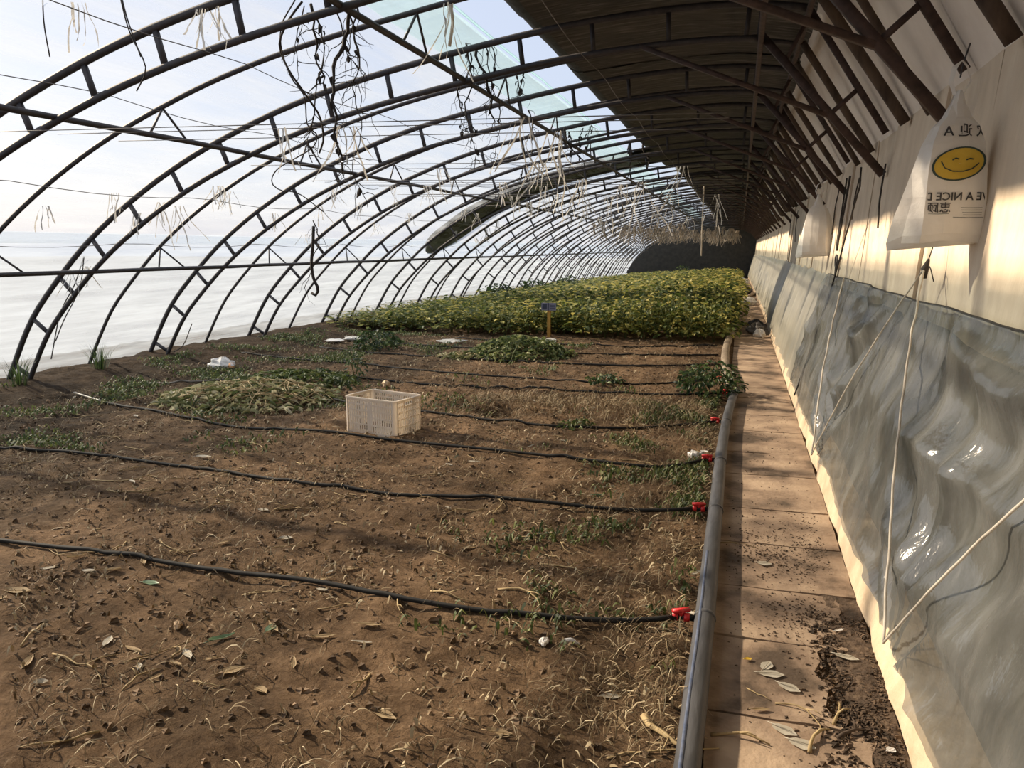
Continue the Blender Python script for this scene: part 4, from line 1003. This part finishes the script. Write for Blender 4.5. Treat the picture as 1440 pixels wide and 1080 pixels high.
def vine(x, y, z, L, r, label, seed, leaves=5, loop=False, group='dead vines under the roof', m='vine'):
    rs = random.Random(seed); root = empty('dead_vine', (x, y, z)); tag(root, label, 'vine', group)
    pts = [Vector((0, 0, 0))]; d = Vector((rs.uniform(-.3, .3), rs.uniform(-.2, .2), -1))
    nseg = max(5, int(L/.05))
    for k in range(nseg):
        d = Vector((d.x*.6, d.y*.6, d.z))+Vector((rs.uniform(-.5, .5), rs.uniform(-.35, .35), rs.uniform(-.25, .2))); d.z = min(d.z, -.35) if not loop else d.z; d.normalize(); pts.append(pts[-1]+d*L/nseg)
    mb = MB().tube(pts, [1.3*r*(1.1-.6*k/nseg)*rs.uniform(.7, 1.3) for k in range(nseg+1)], 5)
    for q in range(int(L*14)):                                  # curling tendrils
        p = pts[rs.randrange(0, len(pts))]; tp = [p]; dd = Vector((rs.uniform(-1, 1), rs.uniform(-.5, .5), rs.uniform(-1, .3)))
        for k in range(rs.randrange(4, 9)): dd = (dd+Vector((rs.uniform(-.7, .7), rs.uniform(-.5, .5), rs.uniform(-.75, .35)))).normalized(); tp.append(tp[-1]+dd*.035)
        mb.tube(tp, [.0028*(1.2-k/len(tp)) for k in range(len(tp))], 4)
    mb.build('vine_stem', M[m], root)
    if leaves:
        V = []; Fc = []; c = 0
        for k in range(leaves):
            p = pts[rs.randrange(1, len(pts))]; Ln = rs.uniform(.03, .075)
            lv = leaf_verts(Ln, Ln*.5, rs.uniform(.2, 1)) @ rotm(rs.uniform(0, 6.3), rs.uniform(.6, 1.5), rs.uniform(-1, 1)).T
            V.append(lv+np.array(p)); Fc += [tuple(i+c*7 for i in f) for f in LEAF_F]; c += 1
        mesh_obj('withered_leaves', np.concatenate(V), Fc, M[m], root)
    return root
vn = [  # pixel of the upper end, depth, length, radius, leaves
 (437, 5, 4.6, .55, .006, 9, 'thick black withered vine on the first truss, leafy end'), (442, 20, 4.6, .95, .004, 4, 'long thin dead vine on the first truss, beside the leafy one'), (428, 8, 4.7, .5, .003, 2, 'short thin dead vine on the first truss'),
 (486, 8, 4.6, 1.05, .010, 8, 'thickest ropey dead vine hanging from the first truss and purlin'), (489, 12, 4.65, 1.3, .004, 3, 'longest thin dead vine hanging beside the ropey one'), (470, 10, 4.7, .5, .003, 1, 'wavy dead tendril between two vines of the first truss'), (503, 10, 4.7, .32, .004, 0, 'short straight dead stub by the purlin'),
 (655, 60, 6.75, .8, .006, 6, 'dark vine on the second truss, left strand of the tangle'), (662, 75, 6.75, 1.1, .005, 5, 'dark vine on the second truss, longest of the tangle'), (670, 70, 6.8, .7, .009, 8, 'thick leafy vine in the tangle of the second truss'), (683, 65, 6.8, .95, .004, 4, 'thin vine at the right of the second truss tangle'),
 (690, 62, 6.75, .6, .003, 4, 'wispy vine ending the second truss tangle'), (725, 95, 7.0, .3, .004, 4, 'small leafy vine scrap past the second truss'), (737, 95, 7.0, .25, .004, 4, 'last leafy vine scrap past the second truss'), (650, 110, 7.2, .5, .003, 2, 'thin curved vine before the second truss tangle'),
 (795, 178, 10.9, .75, .010, 9, 'thick dark vine bundle hanging from the fourth truss'), (800, 185, 11.2, .6, .006, 7, 'second dark vine of the fourth truss bundle'), (820, 180, 11.2, .35, .005, 7, 'leafy vine branch by the vent, on the fourth truss'), (832, 176, 11.2, .3, .004, 7, 'leafy vine branch end at the vent'),
 (743, 155, 8.9, .5, .006, 4, 'dark vine scrap on the third truss'), (440, 310, 7.0, .75, .004, 0, 'thin dead stalk hanging low in front of the film'),
 (905, 200, 13.6, .45, .012, 8, 'dark clump of vine under the quilt edge'), (885, 203, 13.6, .35, .012, 8, 'dark clump of vine at the vent end'), (740, 228, 9.5, .4, .004, 2, 'wispy vine near the quilt strip')]
for i, (px, py, Y, L, r, lf, lb) in enumerate(vn):
    p = at(px, py, Y); vine(p.x, p.y, p.z, L, r, lb, 100+i, lf)
# looped black irrigation twine near the first vine
lp = [at(x, y, Y) for x, y, Y in ((425, 2, 4.6), (405, 30, 4.6), (393, 62, 4.6), (404, 95, 4.65), (424, 125, 4.7), (438, 145, 4.8), (450, 165, 4.9), (455, 195, 4.95), (449, 215, 5.0))]
cord('looped_twine', catmull(lp, 5), .007, 'rope', 'black looped twine hanging at the first truss, thick bend', 'twine')
lp = [at(x, y, Y) for x, y, Y in ((415, 0, 4.6), (396, 35, 4.62), (396, 70, 4.6), (410, 110, 4.6), (428, 135, 4.6), (432, 175, 4.7), (446, 190, 4.8), (440, 207, 4.9), (420, 220, 5.0), (390, 238, 5.2), (382, 256, 5.3), (395, 268, 5.4), (420, 272, 5.5), (455, 298, 5.6))]
cord('looped_twine', catmull(lp, 5), .0045, 'rope', 'thin black twine curling away under the first truss', 'twine')
lp = [at(x, y, 6.9) for x, y in ((441, 318), (440, 345), (438, 370), (441, 392), (447, 405), (445, 415), (438, 412))]
cord('twisted_stalk', catmull(lp, 5), .015, 'vine', 'twisted dark stalk with a hooked end hanging low by the film', 'stalk')
for k, (pp_, lb) in enumerate((([(118, 360), (105, 400), (85, 440), (72, 505)], 'bent dry cane leaning by the second truss foot'), ([(118, 362), (112, 405), (90, 450), (78, 480)], 'thin dry cane leaning beside the bent one'), ([(270, 455), (258, 485), (244, 495)], 'short dry cane by the third truss foot'))):
    cord('dry_cane', catmull([on_x(x, y, -7.0+.1*k) for x, y in pp_], 4), .006, 'rope', lb, 'cane')
for k, pp_ in enumerate(([(172, 0), (180, 30), (198, 80)], [(170, 0), (182, 45), (205, 95), (192, 128)], [(60, 0), (62, 35), (70, 80)])):
    cord('hanging_twine', catmull([at(x, y, 3.9) for x, y in pp_], 4), .004, 'rope', ['thin dark twine tangled at the upper corner of the film, short', 'thin dark twine at the upper corner of the film, long', 'dark twine hanging down the bright corner of the film'][k], 'twine')
def scrap(x, y, z, L, n, label, group, seed, w=.006):
    rs = random.Random(seed); mb = MB()
    for k in range(n*2):
        p = Vector((rs.uniform(-.06, .06), rs.uniform(-.03, .03), 0)); rows = []; a = rs.uniform(0, 3.1); Ln = L*rs.uniform(.5, 1); ns = 6; d = Vector((rs.uniform(-.4, .4), rs.uniform(-.3, .3), -1))
        for i in range(ns+1):
            ww = w*rs.uniform(.3, 1.3); a += rs.uniform(-.5, .5); s = Vector((math.cos(a)*ww, math.sin(a)*ww, 0)); rows.append([p-s, p, p+s])
            d += Vector((rs.uniform(-.3, .3), rs.uniform(-.3, .3), 0)); p = p+d.normalized()*Ln/ns
        mb.grid(rows)
    o = mb.build('film_scrap', M['scrap'], smooth=False); o.location = (x, y, z); tag(o, label, 'film scrap', group); return o
for i, q in enumerate(SPP):
    x, Y, L, n = q[:4]; z = q[4] if len(q) > 4 else wire_z(x, Y)
    ph = 'hanging before the first trusses' if Y < 6.3 else ('hanging by the second and third trusses' if Y < 9.7 else 'hanging near the quilt strip')
    scrap(x, Y, z+.004, L, n, 'pale shred of torn film %s' % ph, 'film shreds '+ph, 300+i)
cord('white_strap', [at(633, 0, 5.6), at(637, 30, 5.6), at(632, 65, 5.6)], .012, 'twine', 'white strap dangling at the teal vent film', 'strap')
cord('pale_string', [at(990, 262, 14.5), at(988, 300, 14.5), at(986, 360, 14.5)], .012, 'twine', 'long pale string hanging straight over the crop', 'string')
# dry vines hung over the far crop
for i in range(110):
    Y = random.choice([w_ for w_ in WY if w_ > 23]); x = random.uniform(-4.6, -.15); z = wire_z(x, Y)+.004
    if i < 4: seed = 500+i
    o = scrap(x, Y, z, random.uniform(.4, .75), 5, 'pale withered vine hanging high over the far crop', 'dry vines over the far crop', 500+i, .013); o.data.materials[0] = M['drystring']; o.name = 'withered_vine'; o['category'] = 'vine'

# ------------------------------------------------------------------ light, sky, camera
sun = bpy.data.lights.new('sun', 'SUN'); sun.energy = 8.6; sun.angle = math.radians(1.7); sun.color = (1, .81, .58)
so = bpy.data.objects.new('sun', sun); COL.objects.link(so)
dirv = Vector((1, -.25, -.597)).normalized(); so.rotation_euler = dirv.to_track_quat('-Z', 'Y').to_euler(); so.location = (-30, 10, 20)
w = bpy.data.worlds.new('sky'); S.world = w; w.use_nodes = True; nt = w.node_tree
bg = nt.nodes['Background']; st = nt.nodes.new('ShaderNodeTexSky'); st.sky_type = 'NISHITA'; st.sun_disc = False
st.sun_elevation = math.asin(-dirv.z); st.sun_rotation = math.atan2(-dirv.x, -dirv.y); st.dust_density = 2.5; st.air_density = 1.0; st.altitude = 50
sc_ = N(nt, 'ShaderNodeMix', data_type='RGBA', blend_type='MULTIPLY'); sc_.inputs[0].default_value = 1; sc_.inputs[7].default_value = (.14, .14, .14, 1)
nt.links.new(st.outputs[0], sc_.inputs[6])
hz = N(nt, 'ShaderNodeMix', data_type='RGBA'); hz.inputs[0].default_value = .72; hz.inputs[7].default_value = (.66, .72, .88, 1)   # thin winter haze
nt.links.new(sc_.outputs[2], hz.inputs[6]); nt.links.new(hz.outputs[2], bg.inputs[0]); bg.inputs[1].default_value = .9
cam = bpy.data.cameras.new('camera'); cam.sensor_fit = 'HORIZONTAL'; cam.sensor_width = 36; cam.lens = F/1440*36; cam.clip_start = .05; cam.clip_end = 400
co = bpy.data.objects.new('camera', cam); COL.objects.link(co); co.location = CP; co.rotation_euler = (PI/2-P, 0, A); S.camera = co
vs_ = S.view_settings; vs_.view_transform = 'Standard'; vs_.look = 'None'; vs_.exposure = .32; vs_.gamma = 1; vs_.use_curve_mapping = False
try:
    S.cycles.use_denoising = True; S.cycles.max_bounces = 10; S.cycles.transparent_max_bounces = 24; S.cycles.transmission_bounces = 8; S.cycles.diffuse_bounces = 5; S.cycles.sample_clamp_indirect = 8
except Exception: pass
